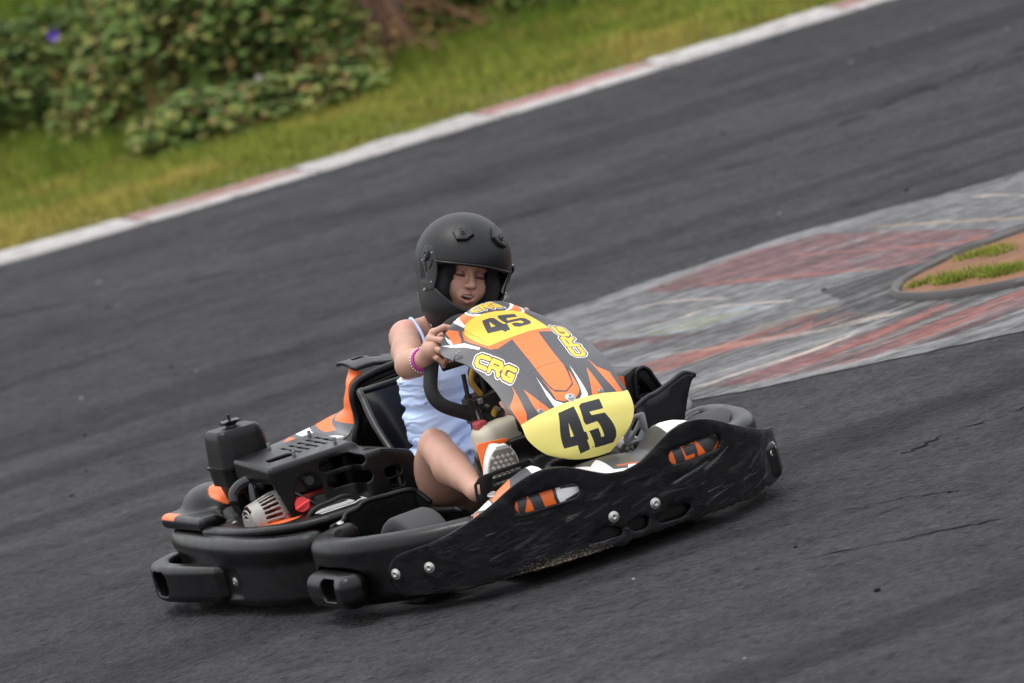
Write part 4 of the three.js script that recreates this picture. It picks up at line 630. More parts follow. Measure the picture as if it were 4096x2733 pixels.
// --- right side: bumper, tray, loop, rear cover
const PO = [0.86, 0.17, 0.045], PB = [0.0035, 0.0035, 0.004];
std('plasticPaint', [1, 1, 1], 0.56, { specularIntensity: 0.55, vertexColors: true, roughnessMap: roughMix, bumpMap: grainBump, bumpScale: 0.0004 });
{
  const P = dense([[-0.655, -0.395], [-0.70, -0.47], [-0.735, -0.62], [-0.75, -0.8], [-0.752, -1.0], [-0.735, -1.17], [-0.69, -1.3], [-0.60, -1.4], [-0.48, -1.45], [-0.3, -1.46]], 70);
  const f = (x, y, z) => { const d = planDist(x, z, P); let bead = box2(d, y - 0.2, 0.05, 0.036, 0.034); let low = box2(d, y - 0.11, 0.036, 0.085, 0.03); let v = smin(bead, low, 0.02); v = smax(v, -bxd(x, y, z, [-0.8, 0.1, -0.86], [0.02, 0.05, 0.15], 0.02), 0.01); return v; };
  const sb = mesh('side_bumper', field(f, [-0.84, 0.0, -1.54], [-0.26, 0.26, -0.32], 0.007), M.plastic, kart);
  screw(sb, [-0.789, 0.11, -0.73], [-1, 0, 0.15], 0.014, M.dullSteel);
  // hooked end loop
  const L = dense([[-0.775, -0.86], [-0.80, -0.98], [-0.822, -1.10], [-0.828, -1.2], [-0.805, -1.29], [-0.74, -1.345]], 40);
  const lf = (x, y, z) => { const d = planDist(x, z, L); let v = box2(d, y - 0.098, 0.033, 0.056, 0.022); v = smax(v, -bxd(x, y, z, [-0.83, 0.1, -1.185], [0.06, 0.036, 0.052], 0.025), 0.006); return v; };
  mesh('rear_corner_loop', field(lf, [-0.88, 0.02, -1.4], [-0.7, 0.18, -0.82], 0.005), M.plastic, kart);
  // left side bumper and rear bumper
  const Q = dense([[0.58, -0.46], [0.65, -0.58], [0.69, -0.8], [0.69, -1.1], [0.63, -1.34], [0.5, -1.45], [0.3, -1.46]], 50);
  mesh('side_bumper', field((x, y, z) => { const d = planDist(x, z, Q); return smin(box2(d, y - 0.2, 0.05, 0.036, 0.034), box2(d, y - 0.11, 0.036, 0.085, 0.03), 0.02); }, [0.26, 0.0, -1.54], [0.84, 0.26, -0.36], 0.01), M.plastic, kart);
  mesh('rear_bumper', field((x, y, z) => { const d = planDist(x, z, [[-0.34, -1.47], [0.34, -1.47]]); return box2(d, y - 0.14, 0.04, 0.09, 0.035); }, [-0.42, 0.02, -1.54], [0.42, 0.26, -1.4], 0.012), M.plastic, kart);
  // tray over the bumper, with upturned lip
  const T = [[-0.58, -0.40], [-0.655, -0.45], [-0.70, -0.56], [-0.725, -0.72], [-0.735, -0.88], [-0.735, -0.99], [-0.66, -1.0], [-0.5, -0.9], [-0.42, -0.6], [-0.46, -0.42]];
  const tp = dense([...T, T[0]], 80);
  const tf = (x, y, z) => { const d = planDist(x, z, tp); let inside = 0; for (let i = 0, j = tp.length - 1; i < tp.length; j = i++) if ((tp[i][1] > z) !== (tp[j][1] > z) && x < (tp[j][0] - tp[i][0]) * (z - tp[i][1]) / (tp[j][1] - tp[i][1] + 1e-9) + tp[i][0]) inside ^= 1; const sd = inside ? -d : d; const yy = 0.238 + 0.012 * sst(-0.9, -0.45, z); return smin(Math.max(sd + 0.008, Math.abs(y - yy) - 0.006) - 0.004, Math.hypot(Math.max(d - 0.006, 0), y - yy) - 0.0135, 0.01); };
  const tr = mesh('side_tray', pcol(field(tf, [-0.78, 0.2, -1.05], [-0.38, 0.29, -0.36], 0.0045), (x, y, z) => (Math.hypot((x + 0.64) / 0.07, (z + 0.66) / 0.11) < 1 && y > 0.24 ? PO : (x > -0.57 && z > -0.58 && z < -0.47 && y > 0.24 ? [0.55, 0.54, 0.53] : PB))), M.plasticPaint, kart);
  screw(tr, [-0.685, 0.253, -0.89], [0, 1, 0], 0.01); screw(tr, [-0.69, 0.255, -0.72], [0, 1, 0], 0.01);
  // wheel arch behind the front wheel: a wall with a rolled lip
  const lip = [[-0.60, 0.235, -0.33], [-0.552, 0.238, -0.36], [-0.534, 0.252, -0.37], [-0.496, 0.258, -0.37], [-0.473, 0.268, -0.37], [-0.40, 0.266, -0.37], [-0.329, 0.262, -0.36], [-0.311, 0.252, -0.36], [-0.285, 0.215, -0.34]];
  mesh('wheel_arch', merge([tube(lip, 0.009, 60, 8), shell((u, v) => { const q = cat(lip, u); return [q[0], lerp(q[1], 0.07, v), q[2] - 0.012 * v]; }, 40, 6, 0.006)]), M.plastic, kart);
  mesh('grab_loop', tube([[-0.60, 0.252, -0.5], [-0.592, 0.266, -0.5], [-0.565, 0.277, -0.5], [-0.52, 0.281, -0.5], [-0.483, 0.284, -0.5], [-0.455, 0.277, -0.5], [-0.435, 0.262, -0.5], [-0.425, 0.245, -0.5]], 0.009, 50, 8), M.plastic, kart);
  mesh('arch_bolt', at(screwHead(0.011), -0.585, 0.245, -0.30, -1.3), M.steel, kart);
  // rear corner cover with orange patches
  const rc = (x, y, z) => { let v = bxd(x, y, z, [-0.655, 0.258, -1.15], [0.105, 0.022, 0.17], 0.018); v = smin(v, ell(x, y, z, [-0.625, 0.285, -1.2], [0.085, 0.06, 0.13]), 0.03); v = smin(v, ell(x, y, z, [-0.52, 0.25, -1.1], [0.12, 0.045, 0.12]), 0.03); v = smax(v, -bxd(x, y, z, [-0.48, 0.35, -0.95], [0.2, 0.1, 0.1], 0.03), 0.03); return v; };
  mesh('rear_corner_cover', pcol(field(rc, [-0.8, 0.2, -1.36], [-0.36, 0.38, -0.94], 0.0048), (x, y, z) => ((Math.hypot((x + 0.60) / 0.06, (z + 1.11) / 0.06, (y - 0.315) / 0.06) < 1) || (x < -0.735 && z < -1.2 && y > 0.268) ? PO : PB)), M.plasticPaint, kart);
}
// --- engine with its cover, starter and air box
{
  const en = group('engine', kart);
  mesh('engine_block', merge([at(rbox(0.2, 0.15, 0.2, 0.02), -0.52, 0.22, -0.78), at(rbox(0.16, 0.1, 0.1, 0.02), -0.55, 0.22, -0.66)]), M.redEngine, en);
  mesh('engine_head', at(rbox(0.15, 0.08, 0.12, 0.02), -0.47, 0.33, -0.77), M.blackMetal, en);
  mesh('carburettor', merge([at(rbox(0.05, 0.05, 0.05, 0.01), -0.555, 0.335, -0.66), at(new THREE.CylinderGeometry(0.014, 0.014, 0.05, 12), -0.53, 0.345, -0.625, 1.57), at(rbox(0.06, 0.03, 0.04, 0.006), -0.5, 0.28, -0.62)]), M.greasy, en);
  mesh('fuel_hose', tube([[-0.6, 0.34, -0.62], [-0.57, 0.31, -0.6], [-0.53, 0.27, -0.585], [-0.5, 0.235, -0.58]], 0.006, 20, 8), M.plasticSmooth, en);
  mesh('oil_cap', merge([at(new THREE.CylinderGeometry(0.021, 0.023, 0.016, 16), -0.578, 0.287, -0.585, 1.45, 0, 0.3), at(rbox(0.05, 0.01, 0.014, 0.004), -0.58, 0.287, -0.575, 0, 0, 0.3)]), M.redCap, en);
  mesh('oil_neck', rod([-0.56, 0.24, -0.64], [-0.576, 0.282, -0.592], 0.018), M.redEngine, en);
  // recoil starter housing: drum facing right and forward, slotted
  const c0 = [-0.652, 0.264, -0.7], dirx = -0.998, dirz = -0.06;
  const st = (x, y, z) => {
    const px = x - c0[0], py = y - c0[1], pz = z - c0[2], ax = px * dirx + pz * dirz, la = -px * dirz + pz * dirx, rad = Math.hypot(la, py);
    const R = 0.072 - 0.24 * Math.max(0, ax + 0.03); let v = smax(rad - R, Math.abs(ax) - 0.062, 0.014);
    v = Math.max(v, -Math.max(rad - R + 0.006, Math.abs(ax + 0.01) - 0.066));
    for (let i = 0; i < 8; i++) { const t = 1.5 + i * 0.25, ca = Math.cos(t), sa = Math.sin(t), tg = Math.abs(-la * sa + py * ca), along = la * ca + py * sa; if (along > 0) v = smax(v, -Math.max(tg - 0.0042, Math.abs(ax + 0.006) - 0.024, 0.03 - along), 0.002); }
    for (const q of [0.02, 0.033, 0.046]) v = smax(v, -Math.max(Math.abs(rad - q) - 0.0036, 0.045 - ax, Math.abs(la) * 0.9 - Math.abs(py)), 0.002);
    return v;
  };
  mesh('recoil_starter', field(st, [-0.76, 0.17, -0.81], [-0.56, 0.36, -0.6], 0.0028), M.castAlloy, en);
  mesh('intake_elbow', tube([[-0.688, 0.325, -0.83], [-0.682, 0.345, -0.83], [-0.66, 0.363, -0.82], [-0.632, 0.37, -0.80], [-0.612, 0.355, -0.78]], 0.0185, 40, 14), M.glossBlack, en);
  mesh('starter_grip', tube([[-0.63, 0.365, -0.80], [-0.638, 0.345, -0.79], [-0.645, 0.315, -0.78]], 0.016, 20, 12), M.glossBlack, en);
  // cover
  const outer = (x, y, z, g) => {
    const a = bxd(x, y - 0.09 * (-0.6 - z) * 0.9, z, [-0.505, 0.325, -0.74], [0.142 - g, 0.09 - g, 0.145 - g], 0.016);
    const sl = y + 0.35 * Math.max(0, x + 0.33);
    const b = bxd(x, sl, z, [-0.315, 0.302, -0.625], [0.085 - g, 0.085 - g, 0.135 - g], 0.018);
    return smin(a, b, 0.045);
  };
  const cov = (x, y, z) => {
    let v = outer(x, y, z, 0); v = Math.max(v, -outer(x, y + 0.004, z, 0.008)); v = Math.max(v, 0.236 - y); if (y < 0.385) v = Math.max(v, -0.648 + (0.385 - y) * 0.26 - x);
    const st2 = (cx, cy, w, h) => { const px = Math.abs(x - cx) - w / 2 + h / 2, py = y - cy; return Math.hypot(Math.max(px, 0), py) - h / 2; };
    const front = z > -0.68 ? 0 : 1;
    if (!front) { v = smax(v, -st2(-0.437, 0.372, 0.105, 0.034), 0.004); v = smax(v, -st2(-0.427, 0.32, 0.1, 0.037), 0.004); const arch = Math.max(Math.hypot(x + 0.54, Math.max(0, y - 0.325)) - 0.044, -1); v = smax(v, -(y > 0.2 ? arch : 1), 0.004); }
    v = smax(v, -bxd(x, y, z, [-0.312, 0.31, -0.48], [0.025, 0.013, 0.06], 0.008), 0.003); v = smax(v, -bxd(x, y, z, [-0.309, 0.275, -0.48], [0.022, 0.013, 0.06], 0.008), 0.003);
    v = smax(v, -(Math.hypot((x + 0.335) / 1.6, z + 0.56) - 0.014 + (y > 0.33 ? 0 : 1)), 0.003);
    v = smax(v, -bxd(x, y, z, [-0.565, 0.42, -0.70], [0.04, 0.03, 0.022], 0.008), 0.004);
    v = smax(v, -bxd(x, y, z, [-0.64, 0.27, -0.76], [0.05, 0.05, 0.09], 0.02), 0.01);          // open side by the starter
    for (let i = 0; i < 5; i++) { const gx = -0.515 + i * 0.028; v = smax(v, -(cap3(x, y, z, [gx, 0.4275, -0.83], [gx + 0.012, 0.418, -0.69], 0.0035, 0.0045)), 0.003); }
    return v;
  };
  const cv = mesh('engine_cover', field(cov, [-0.67, 0.22, -0.92], [-0.2, 0.46, -0.46], 0.0045), M.plastic, kart);
  for (const [x, z] of [[-0.53, -0.86], [-0.53, -0.67], [-0.40, -0.85], [-0.40, -0.66]]) mesh('stud', merge([at(new THREE.CylinderGeometry(0.0055, 0.0055, 0.026, 8), x, 0.428 + 0.08 * (-0.74 - z), z), at(new THREE.CylinderGeometry(0.011, 0.011, 0.003, 12), x, 0.417 + 0.08 * (-0.74 - z), z)]), M.dullSteel, cv);
  // air filter box
  const ab = group('air_filter_box', kart); ab.position.set(-0.578, 0, -0.995); ab.rotation.y = 0.0;
  const q = (w, d, y, r = 0.02) => { const o = []; for (let i = 0; i < 28; i++) { const t = i / 28 * Math.PI * 2, c = Math.cos(t), s = Math.sin(t), k = 1 / Math.pow(Math.pow(Math.abs(c), 12) + Math.pow(Math.abs(s), 12), 1 / 12); o.push([w * c * k, y, d * s * k]); } return o; };
  mesh('box_upper', loft([q(0.079, 0.08, 0.405), q(0.076, 0.077, 0.44), q(0.072, 0.073, 0.485), q(0.069, 0.07, 0.504), q(0.063, 0.064, 0.512), q(0.02, 0.02, 0.514)].map((r) => r.map((p) => [p[0], p[1] - p[0] * 0.02, p[2]])), true), M.plastic, ab);
  mesh('box_lower', loft([q(0.045, 0.03, 0.225), q(0.056, 0.045, 0.29), q(0.066, 0.062, 0.345), q(0.079, 0.078, 0.35), q(0.081, 0.081, 0.398), q(0.086, 0.087, 0.4), q(0.086, 0.087, 0.408), q(0.078, 0.079, 0.409)], true), M.plastic, ab);
  mesh('wing_nut', merge([at(new THREE.CylinderGeometry(0.027, 0.024, 0.011, 8), 0.0, 0.527, 0), at(rbox(0.07, 0.008, 0.02, 0.004), 0.0, 0.529, 0, 0, 0.5), at(rbox(0.07, 0.008, 0.02, 0.004), 0, 0.529, 0, 0, -0.9), at(new THREE.CylinderGeometry(0.004, 0.004, 0.03, 8), 0, 0.536, 0), at(new THREE.CylinderGeometry(0.016, 0.02, 0.012, 12), 0, 0.517, 0)]), M.plasticSmooth, ab);
}
// --- seat, rear fairing, left side scoop and fin
{
  const rowsS = [[-0.26, 0.115, 0.2, 0.06, 0], [-0.36, 0.075, 0.235, 0.11, 0.3], [-0.5, 0.055, 0.245, 0.17, 0.15], [-0.62, 0.07, 0.235, 0.24, -0.25], [-0.74, 0.14, 0.225, 0.25, -0.9], [-0.82, 0.27, 0.212, 0.21, -1.3], [-0.865, 0.4, 0.205, 0.13, -1.4], [-0.885, 0.505, 0.185, 0.05, -1.4]];
  const seatAt = (u, v) => { const q = cat(rowsS, v), s = 2 * u - 1, k = Math.pow(Math.abs(s), 2.6), up = Math.PI / 2 + q[4]; const w = q[2] * (Math.abs(s) < 1e-6 ? 0 : Math.sign(s) * Math.pow(Math.abs(s), 0.8)); return [-0.03 + w, q[1] + Math.sin(up) * q[3] * k, q[0] + Math.cos(up) * q[3] * k]; };
  const rim = []; for (let i = 0; i <= 20; i++) rim.push(seatAt(0, i / 20)); for (let i = 1; i <= 16; i++) rim.push(seatAt(i / 16, 1)); for (let i = 19; i >= 0; i--) rim.push(seatAt(1, i / 20)); for (let i = 15; i > 0; i--) rim.push(seatAt(i / 16, 0));
  const seat = group('seat', kart);
  mesh('seat_shell', shell(seatAt, 36, 48, 0.006), M.seatShell, seat);
  mesh('seat_edge', tube(rim, 0.011, 260, 10, true), M.plasticSmooth, seat);
  // black panel behind the seat with a rolled rim
  const o = rounded([[-0.235, 0.30], [-0.233, 0.383], [-0.207, 0.42], [-0.206, 0.50], [-0.185, 0.535], [-0.12, 0.548], [0.1, 0.556], [0.3, 0.54], [0.33, 0.48], [0.33, 0.3]], 0.03, 5);
  const rf = group('rear_fairing', kart);
  mesh('fairing_front', plate(o.slice().reverse(), [], 0.02, 0.005, 0, (x, y, z) => [x, y, z - 0.965]), M.plastic, rf);
  mesh('fairing_rim', tube(o.slice(2, -2).map((p) => [p[0] + 0.004, p[1] - 0.006, -0.942]), 0.013, 120, 10), M.plastic, rf);
  mesh('fairing_bead', tube([[-0.15, 0.505, -0.944], [-0.05, 0.514, -0.944], [0.1, 0.518, -0.944], [0.2, 0.512, -0.944]], 0.009, 30, 8), M.plastic, rf);
  const frontE = [[-0.136, 0.552, -0.985], [-0.178, 0.532, -0.985], [-0.192, 0.513, -0.985], [-0.198, 0.479, -0.985], [-0.2, 0.441, -0.985], [-0.206, 0.406, -0.985], [-0.226, 0.384, -0.985], [-0.245, 0.377, -0.98], [-0.28, 0.372, -0.96]];
  const rearE = [[-0.129, 0.56, -1.1], [-0.136, 0.533, -1.1], [-0.14, 0.504, -1.1], [-0.165, 0.472, -1.1], [-0.181, 0.443, -1.1], [-0.232, 0.434, -1.1], [-0.285, 0.424, -1.1], [-0.36, 0.415, -1.1], [-0.46, 0.405, -1.1]];
  const dmap = canvasTex(512, 1024, (c, w, h) => {
    c.fillStyle = '#5b5b5e'; c.fillRect(0, 0, w, h); c.fillStyle = ORANGE; c.fillRect(0, 0, w, h * 0.62);
    const poly = (f, L) => { c.fillStyle = f; c.beginPath(); for (let i = 0; i < L.length; i += 2) c.lineTo(L[i] * w, L[i + 1] * h); c.closePath(); c.fill(); };
    poly('#5b5b5e', [0, 0.79, 1, 0.53, 1, 0.56, 0, 0.83]); poly('#5b5b5e', [0, 0.83, 0.35, 0.66, 0.7, 0.76, 0.75, 0.64, 0.8, 0.66, 0.72, 0.8, 0.3, 0.9, 0, 1]); poly(ORANGE, [0.35, 0.72, 0.9, 0.6, 1, 0.6, 1, 0.74, 0.5, 0.78]);
    poly('#eeecea', [1, 0.78, 1, 0.86, 0.3, 0.9, 0.1, 0.98, 0.2, 0.88]); poly(ORANGE, [1, 0.89, 0.85, 0.95, 0.6, 0.96, 0.75, 0.9]);
    c.fillStyle = '#d8d6d2'; c.beginPath(); c.ellipse(0.2 * w, 0.86 * h, 0.16 * w, 0.045 * h, 0.2, 0, 7); c.fill(); c.strokeStyle = '#4a4a4c'; c.lineWidth = 2; c.beginPath(); for (let i = 0; i < 40; i++) c.lineTo((0.08 + 0.2 * i / 40) * w, (0.868 - 0.0004 * i + 0.009 * Math.sin(i * 1.1) * (0.4 + rnd())) * h); c.stroke();
  });
  mesh('fairing_side', shell((u, v) => { const a = cat(frontE, v), b = cat(rearE, v); return [0, 1, 2].map((k) => lerp(a[k], b[k], u) + (k === 0 ? -0.012 * Math.sin(u * Math.PI) : 0)); }, 14, 48, 0.005), new THREE.MeshStandardMaterial({ map: dmap, roughness: 0.4, side: THREE.DoubleSide }), rf);
  const ft = mesh('fairing_top', plate(rounded([[-0.165, 0], [-0.16, 0.16], [0.25, 0.16], [0.25, 0]], 0.02).reverse(), [rounded([[-0.13, 0.07], [-0.13, 0.1], [-0.09, 0.1], [-0.09, 0.07]], 0.008), rounded([[-0.075, 0.07], [-0.075, 0.1], [-0.035, 0.1], [-0.035, 0.07]], 0.008)], 0.012, 0.004, 0.03, (x, y, z) => [x, 0.556 + z + 0.016 * Math.sin(y / 0.16 * 2.6) - 0.2 * Math.max(0, x + 0.1), -0.97 - y]), M.plastic, rf);
  // scoop on the left side
  const so = rounded([[0.366, 0.27], [0.372, 0.35], [0.376, 0.398], [0.415, 0.415], [0.448, 0.408], [0.47, 0.37], [0.49, 0.32], [0.47, 0.27]], 0.018), si = rounded([[0.395, 0.318], [0.402, 0.371], [0.412, 0.399], [0.436, 0.406], [0.452, 0.393], [0.463, 0.36], [0.478, 0.325], [0.45, 0.313]], 0.01);
  const sc = group('side_scoop', kart);
  mesh('scoop_shell', plate(so.slice().reverse(), [si], 0.2, 0.006, 0.05, (x, y, z) => [x - 0.02 * (0.2 - z), y - 0.25 * (0.2 - z) * (y - 0.25), z - 0.45]), M.plastic, sc);
  mesh('scoop_rim', tube(si.map((p) => [p[0], p[1], -0.25]), 0.0075, 120, 8, true), M.plastic, sc);
  mesh('scoop_stripe', shell((u, v) => [0.3705 - 0.004 * u - 0.008 * v * 0.5 + 0.003, lerp(0.395, 0.3, v), -0.262 - 0.04 * u - 0.0 * v], 4, 8, 0.002), M.orange, sc);
  mesh('scoop_stripe', shell((u, v) => [lerp(0.352, 0.385, u), lerp(0.31, 0.295, v) - 0.1 * u * 0.1, -0.235 + 0.04 * v], 4, 4, 0.003), M.orange, sc);
  mesh('scoop_floor', at(rbox(0.08, 0.005, 0.2, 0.002), 0.43, 0.325, -0.36), M.plasticSmooth, sc);
  mesh('cable_end', rod([0.41, 0.345, -0.3], [0.43, 0.346, -0.3], 0.004), M.steel, sc);
  const fo = rounded([[0.30, 0.10], [0.32, 0.316], [0.373, 0.334], [0.402, 0.336], [0.506, 0.366], [0.539, 0.353], [0.52, 0.338], [0.5, 0.305], [0.468, 0.242], [0.46, 0.10]], 0.01);
  const fn = group('side_fin', kart);
  mesh('fin_panel', plate(fo.slice().reverse(), [], 0.012, 0.003, 0.04, (x, y, z) => [x, y, z - 0.12 - 0.25 * (x - 0.32) * 0.3]), M.plasticSmooth, fn);
  mesh('fin_lip', tube([[0.318, 0.31, -0.118], [0.345, 0.326, -0.118], [0.373, 0.335, -0.12], [0.402, 0.338, -0.123], [0.455, 0.353, -0.127], [0.506, 0.367, -0.131], [0.536, 0.354, -0.135]], 0.0095, 60, 8), M.plastic, fn);
  mesh('exhaust_tip', merge([rod([0.52, 0.19, -0.42], [0.56, 0.19, -0.3], 0.035, 20)]), M.plastic, kart);
}

// ---------------------------------------------------------------- the driver
const person = group('person');
tag(person, 'driver in black full-face helmet and pale blue dress gripping the steering wheel', 'person');
const SK = [0.47, 0.265, 0.19];
{
  const J = { pelvis: [-0.045, 0.2, -0.67], waist: [-0.028, 0.37, -0.665], chest: [0.012, 0.52, -0.675], neck: [0.062, 0.655, -0.675], head: [0.092, 0.74, -0.62],
    shR: [-0.097, 0.645, -0.66], elR: [-0.192, 0.598, -0.455], wrR: [-0.2, 0.622, -0.3], haR: [-0.187, 0.645, -0.262],
    shL: [0.2, 0.63, -0.72], elL: [0.275, 0.48, -0.5], wrL: [0.15, 0.565, -0.32], haL: [0.13, 0.6, -0.285],
    hipR: [-0.13, 0.185, -0.62], knR: [-0.2, 0.352, -0.40], anR: [-0.258, 0.25, -0.02], hipL: [0.06, 0.185, -0.62], knL: [0.04, 0.36, -0.37], anL: [0.2, 0.2, 0.0] };
  const calf = (a, b, t) => [0, 1, 2].map((k) => lerp(a[k], b[k], t));
  const cR = calf(J.knR, J.anR, 0.3), cL = calf(J.knL, J.anL, 0.3); cR[1] -= 0.022; cR[0] += 0.004; cL[1] -= 0.012;
  const tR = calf(J.hipR, J.knR, 0.45); tR[1] -= 0.012;
  const torso = (x, y, z, o = 0) => {
    let d = ell(x, y, z, J.pelvis, [0.165 + o, 0.115 + o, 0.13 + o]);
    d = smin(d, ell(x, y, z, J.waist, [0.122 + o, 0.13 + o, 0.095 + o]), 0.06);
    d = smin(d, ell(x, y, z, J.chest, [0.146 + o, 0.125 + o, 0.1 + o]), 0.06);
    d = smin(d, ell(x, y, z, [-0.055, 0.505, -0.595], [0.056 + o, 0.055 + o, 0.05 + o]), 0.03);
    d = smin(d, ell(x, y, z, [0.075, 0.5, -0.6], [0.056 + o, 0.055 + o, 0.05 + o]), 0.03);
    return d;
  };
  const along = (x, y, z, a, b) => ((x - a[0]) * (b[0] - a[0]) + (y - a[1]) * (b[1] - a[1]) + (z - a[2]) * (b[2] - a[2])) / ((b[0] - a[0]) ** 2 + (b[1] - a[1]) ** 2 + (b[2] - a[2]) ** 2);
  const hipsL = (x, y, z, o) => Math.min(Math.max(cap3(x, y, z, J.hipL, J.knL, 0.088 + o, 0.068 + o), (along(x, y, z, J.hipL, J.knL) - 0.9) * 0.25), Math.max(cap3(x, y, z, J.hipR, J.knR, 0.1 + o, 0.07 + o), (along(x, y, z, J.hipR, J.knR) - 0.34) * 0.25));
  const trunk = (x, y, z) => smin(torso(x, y, z), cap3(x, y, z, calf(J.shR, J.neck, 0.22), calf(J.neck, J.shL, 0.75), 0.046, 0.05), 0.05);
  const body = (x, y, z) => {
    let d = trunk(x, y, z);
    d = smin(d, cap3(x, y, z, J.neck, J.head, 0.05, 0.05), 0.03);
    d = smin(d, ell(x, y, z, [J.shR[0], J.shR[1] + 0.004, J.shR[2]], [0.05, 0.054, 0.052]), 0.018);
    d = smin(d, cap3(x, y, z, J.shR, J.elR, 0.046, 0.04), 0.012);
    d = smin(d, ell(x, y, z, calf(J.shR, J.elR, 0.5), [0.045, 0.046, 0.06]), 0.015);
    d = smin(d, cap3(x, y, z, J.elR, calf(J.elR, J.wrR, 0.4), 0.041, 0.041), 0.005);
    d = smin(d, cap3(x, y, z, calf(J.elR, J.wrR, 0.4), J.wrR, 0.041, 0.0265), 0.012);
    d = smin(d, cap3(x, y, z, J.wrR, J.haR, 0.0265, 0.03), 0.012);
    d = smin(d, cap3(x, y, z, J.shL, J.elL, 0.058, 0.044), 0.03);
    d = smin(d, cap3(x, y, z, J.elL, J.wrL, 0.043, 0.028), 0.02);
    d = smin(d, cap3(x, y, z, J.hipR, tR, 0.1, 0.088), 0.05);
    d = smin(d, cap3(x, y, z, tR, J.knR, 0.088, 0.052), 0.03);
    let sh = cap3(x, y, z, J.knR, J.anR, 0.046, 0.033);                                          // shin
    sh = smin(sh, cap3(x, y, z, calf(J.knR, cR, 0.35), cR, 0.044, 0.053), 0.02); sh = smin(sh, cap3(x, y, z, cR, calf(cR, J.anR, 0.55), 0.053, 0.036), 0.015);   // calf
    sh = smin(sh, ell(x, y, z, [J.knR[0] - 0.006, J.knR[1] + 0.026, J.knR[2] + 0.012], [0.032, 0.034, 0.03]), 0.014);   // kneecap
    d = smin(d, sh, 0.009);
    d = smin(d, cap3(x, y, z, J.hipL, J.knL, 0.088, 0.062), 0.04);
    d = smin(d, cap3(x, y, z, J.knL, cL, 0.056, 0.056), 0.02); d = smin(d, cap3(x, y, z, cL, J.anL, 0.056, 0.034), 0.02);
    return d;
  };
  const gBody = field(body, [-0.36, 0.04, -0.86], [0.38, 0.84, 0.02], 0.0085);
  // right hand closed on the rim
  const hand = (x, y, z, s) => {
    const w = s.wr, k = s.kn; let d = cap3(x, y, z, w, calf(w, k[1], 0.5), 0.0235, 0.022); d = 1e9;
    d = Math.min(d, cap3(x, y, z, calf(w, k[0], 0.15), k[0], 0.019, 0.0115)); for (let i = 1; i < 4; i++) d = smin(d, cap3(x, y, z, calf(w, k[i], 0.15), k[i], 0.019, 0.0115), 0.012);
    let f = 1e9; for (const F of s.fingers) for (let i = 1; i < F.length; i++) f = smin(f, cap3(x, y, z, F[i - 1], F[i], F.r - (i - 1) * 0.0008, F.r - i * 0.0008), 0.0025);
    return smin(d, f, 0.006);
  };
  const F = (r, ...p) => { p.r = r; return p; };
  const hR = { wr: J.wrR, kn: [[-0.163, 0.692, -0.272], [-0.18, 0.677, -0.268], [-0.193, 0.66, -0.268], [-0.2, 0.643, -0.272]],
    fingers: [F(0.0105, [-0.163, 0.692, -0.272], [-0.135, 0.7, -0.248], [-0.118, 0.692, -0.243], [-0.118, 0.676, -0.25]), F(0.0108, [-0.18, 0.677, -0.268], [-0.158, 0.668, -0.232], [-0.145, 0.648, -0.228], [-0.148, 0.634, -0.238]), F(0.0104, [-0.193, 0.66, -0.268], [-0.175, 0.642, -0.228], [-0.16, 0.622, -0.224], [-0.16, 0.606, -0.234]), F(0.0094, [-0.2, 0.643, -0.272], [-0.186, 0.622, -0.233], [-0.174, 0.605, -0.229], [-0.172, 0.593, -0.238]), F(0.0115, [-0.185, 0.64, -0.3], [-0.15, 0.655, -0.315], [-0.128, 0.672, -0.305])] };
  const gHandR = field((x, y, z) => hand(x, y, z, hR), [-0.24, 0.57, -0.34], [-0.09, 0.72, -0.2], 0.0032);
  const hL = { wr: J.wrL, kn: [[0.142, 0.655, -0.305], [0.158, 0.64, -0.295], [0.165, 0.622, -0.288], [0.165, 0.605, -0.285]], fingers: [F(0.0105, [0.142, 0.655, -0.305], [0.135, 0.668, -0.27], [0.12, 0.66, -0.25], [0.11, 0.645, -0.255]), F(0.0105, [0.158, 0.64, -0.295], [0.15, 0.645, -0.256], [0.13, 0.635, -0.243], [0.118, 0.625, -0.25]), F(0.01, [0.165, 0.622, -0.288], [0.155, 0.625, -0.25], [0.135, 0.612, -0.24], [0.12, 0.603, -0.248]), F(0.0092, [0.165, 0.605, -0.285], [0.155, 0.602, -0.25], [0.138, 0.592, -0.243], [0.127, 0.586, -0.25]), F(0.0115, [0.13, 0.6, -0.3], [0.115, 0.63, -0.31], [0.105, 0.65, -0.3])] };
  const gHandL = field((x, y, z) => hand(x, y, z, hL), [0.07, 0.54, -0.36], [0.2, 0.69, -0.21], 0.004);
  // head with face, in head space, then turned into place
  const HX = new THREE.Vector3(0.9063, -0.4204, 0.0446), HU = new THREE.Vector3(0.4137, 0.9037, 0.1106), HF = new THREE.Vector3(-0.0868, -0.0818, 0.9929);
  const HM = new THREE.Matrix4().makeBasis(HX, HU, HF); HM.setPosition(0.098, 0.797, -0.575);
  const face = (x, y, z) => {
    const ax = Math.abs(x);
    let d = ell(x, y, z, [0, 0.015, -0.012], [0.067, 0.1, 0.09]);
    d = smin(d, ell(x, y, z, [0, -0.078, 0.03], [0.042, 0.05, 0.046]), 0.05);         // jaw
    d = smin(d, ell(ax, y, z, [0.036, -0.042, 0.05], [0.026, 0.028, 0.024]), 0.03);     // cheeks
    d = smin(d, cap3(ax, y, z, [0.008, 0.024, 0.075], [0.045, 0.02, 0.06], 0.012, 0.01), 0.018);   // brow
    d = smax(d, -ell(ax, y, z, [0.031, -0.001, 0.088], [0.018, 0.012, 0.014]), 0.014);  // eye sockets
    d = smin(d, ell(ax, y, z, [0.031, -0.003, 0.064], [0.0155, 0.0115, 0.013]), 0.004); // lids
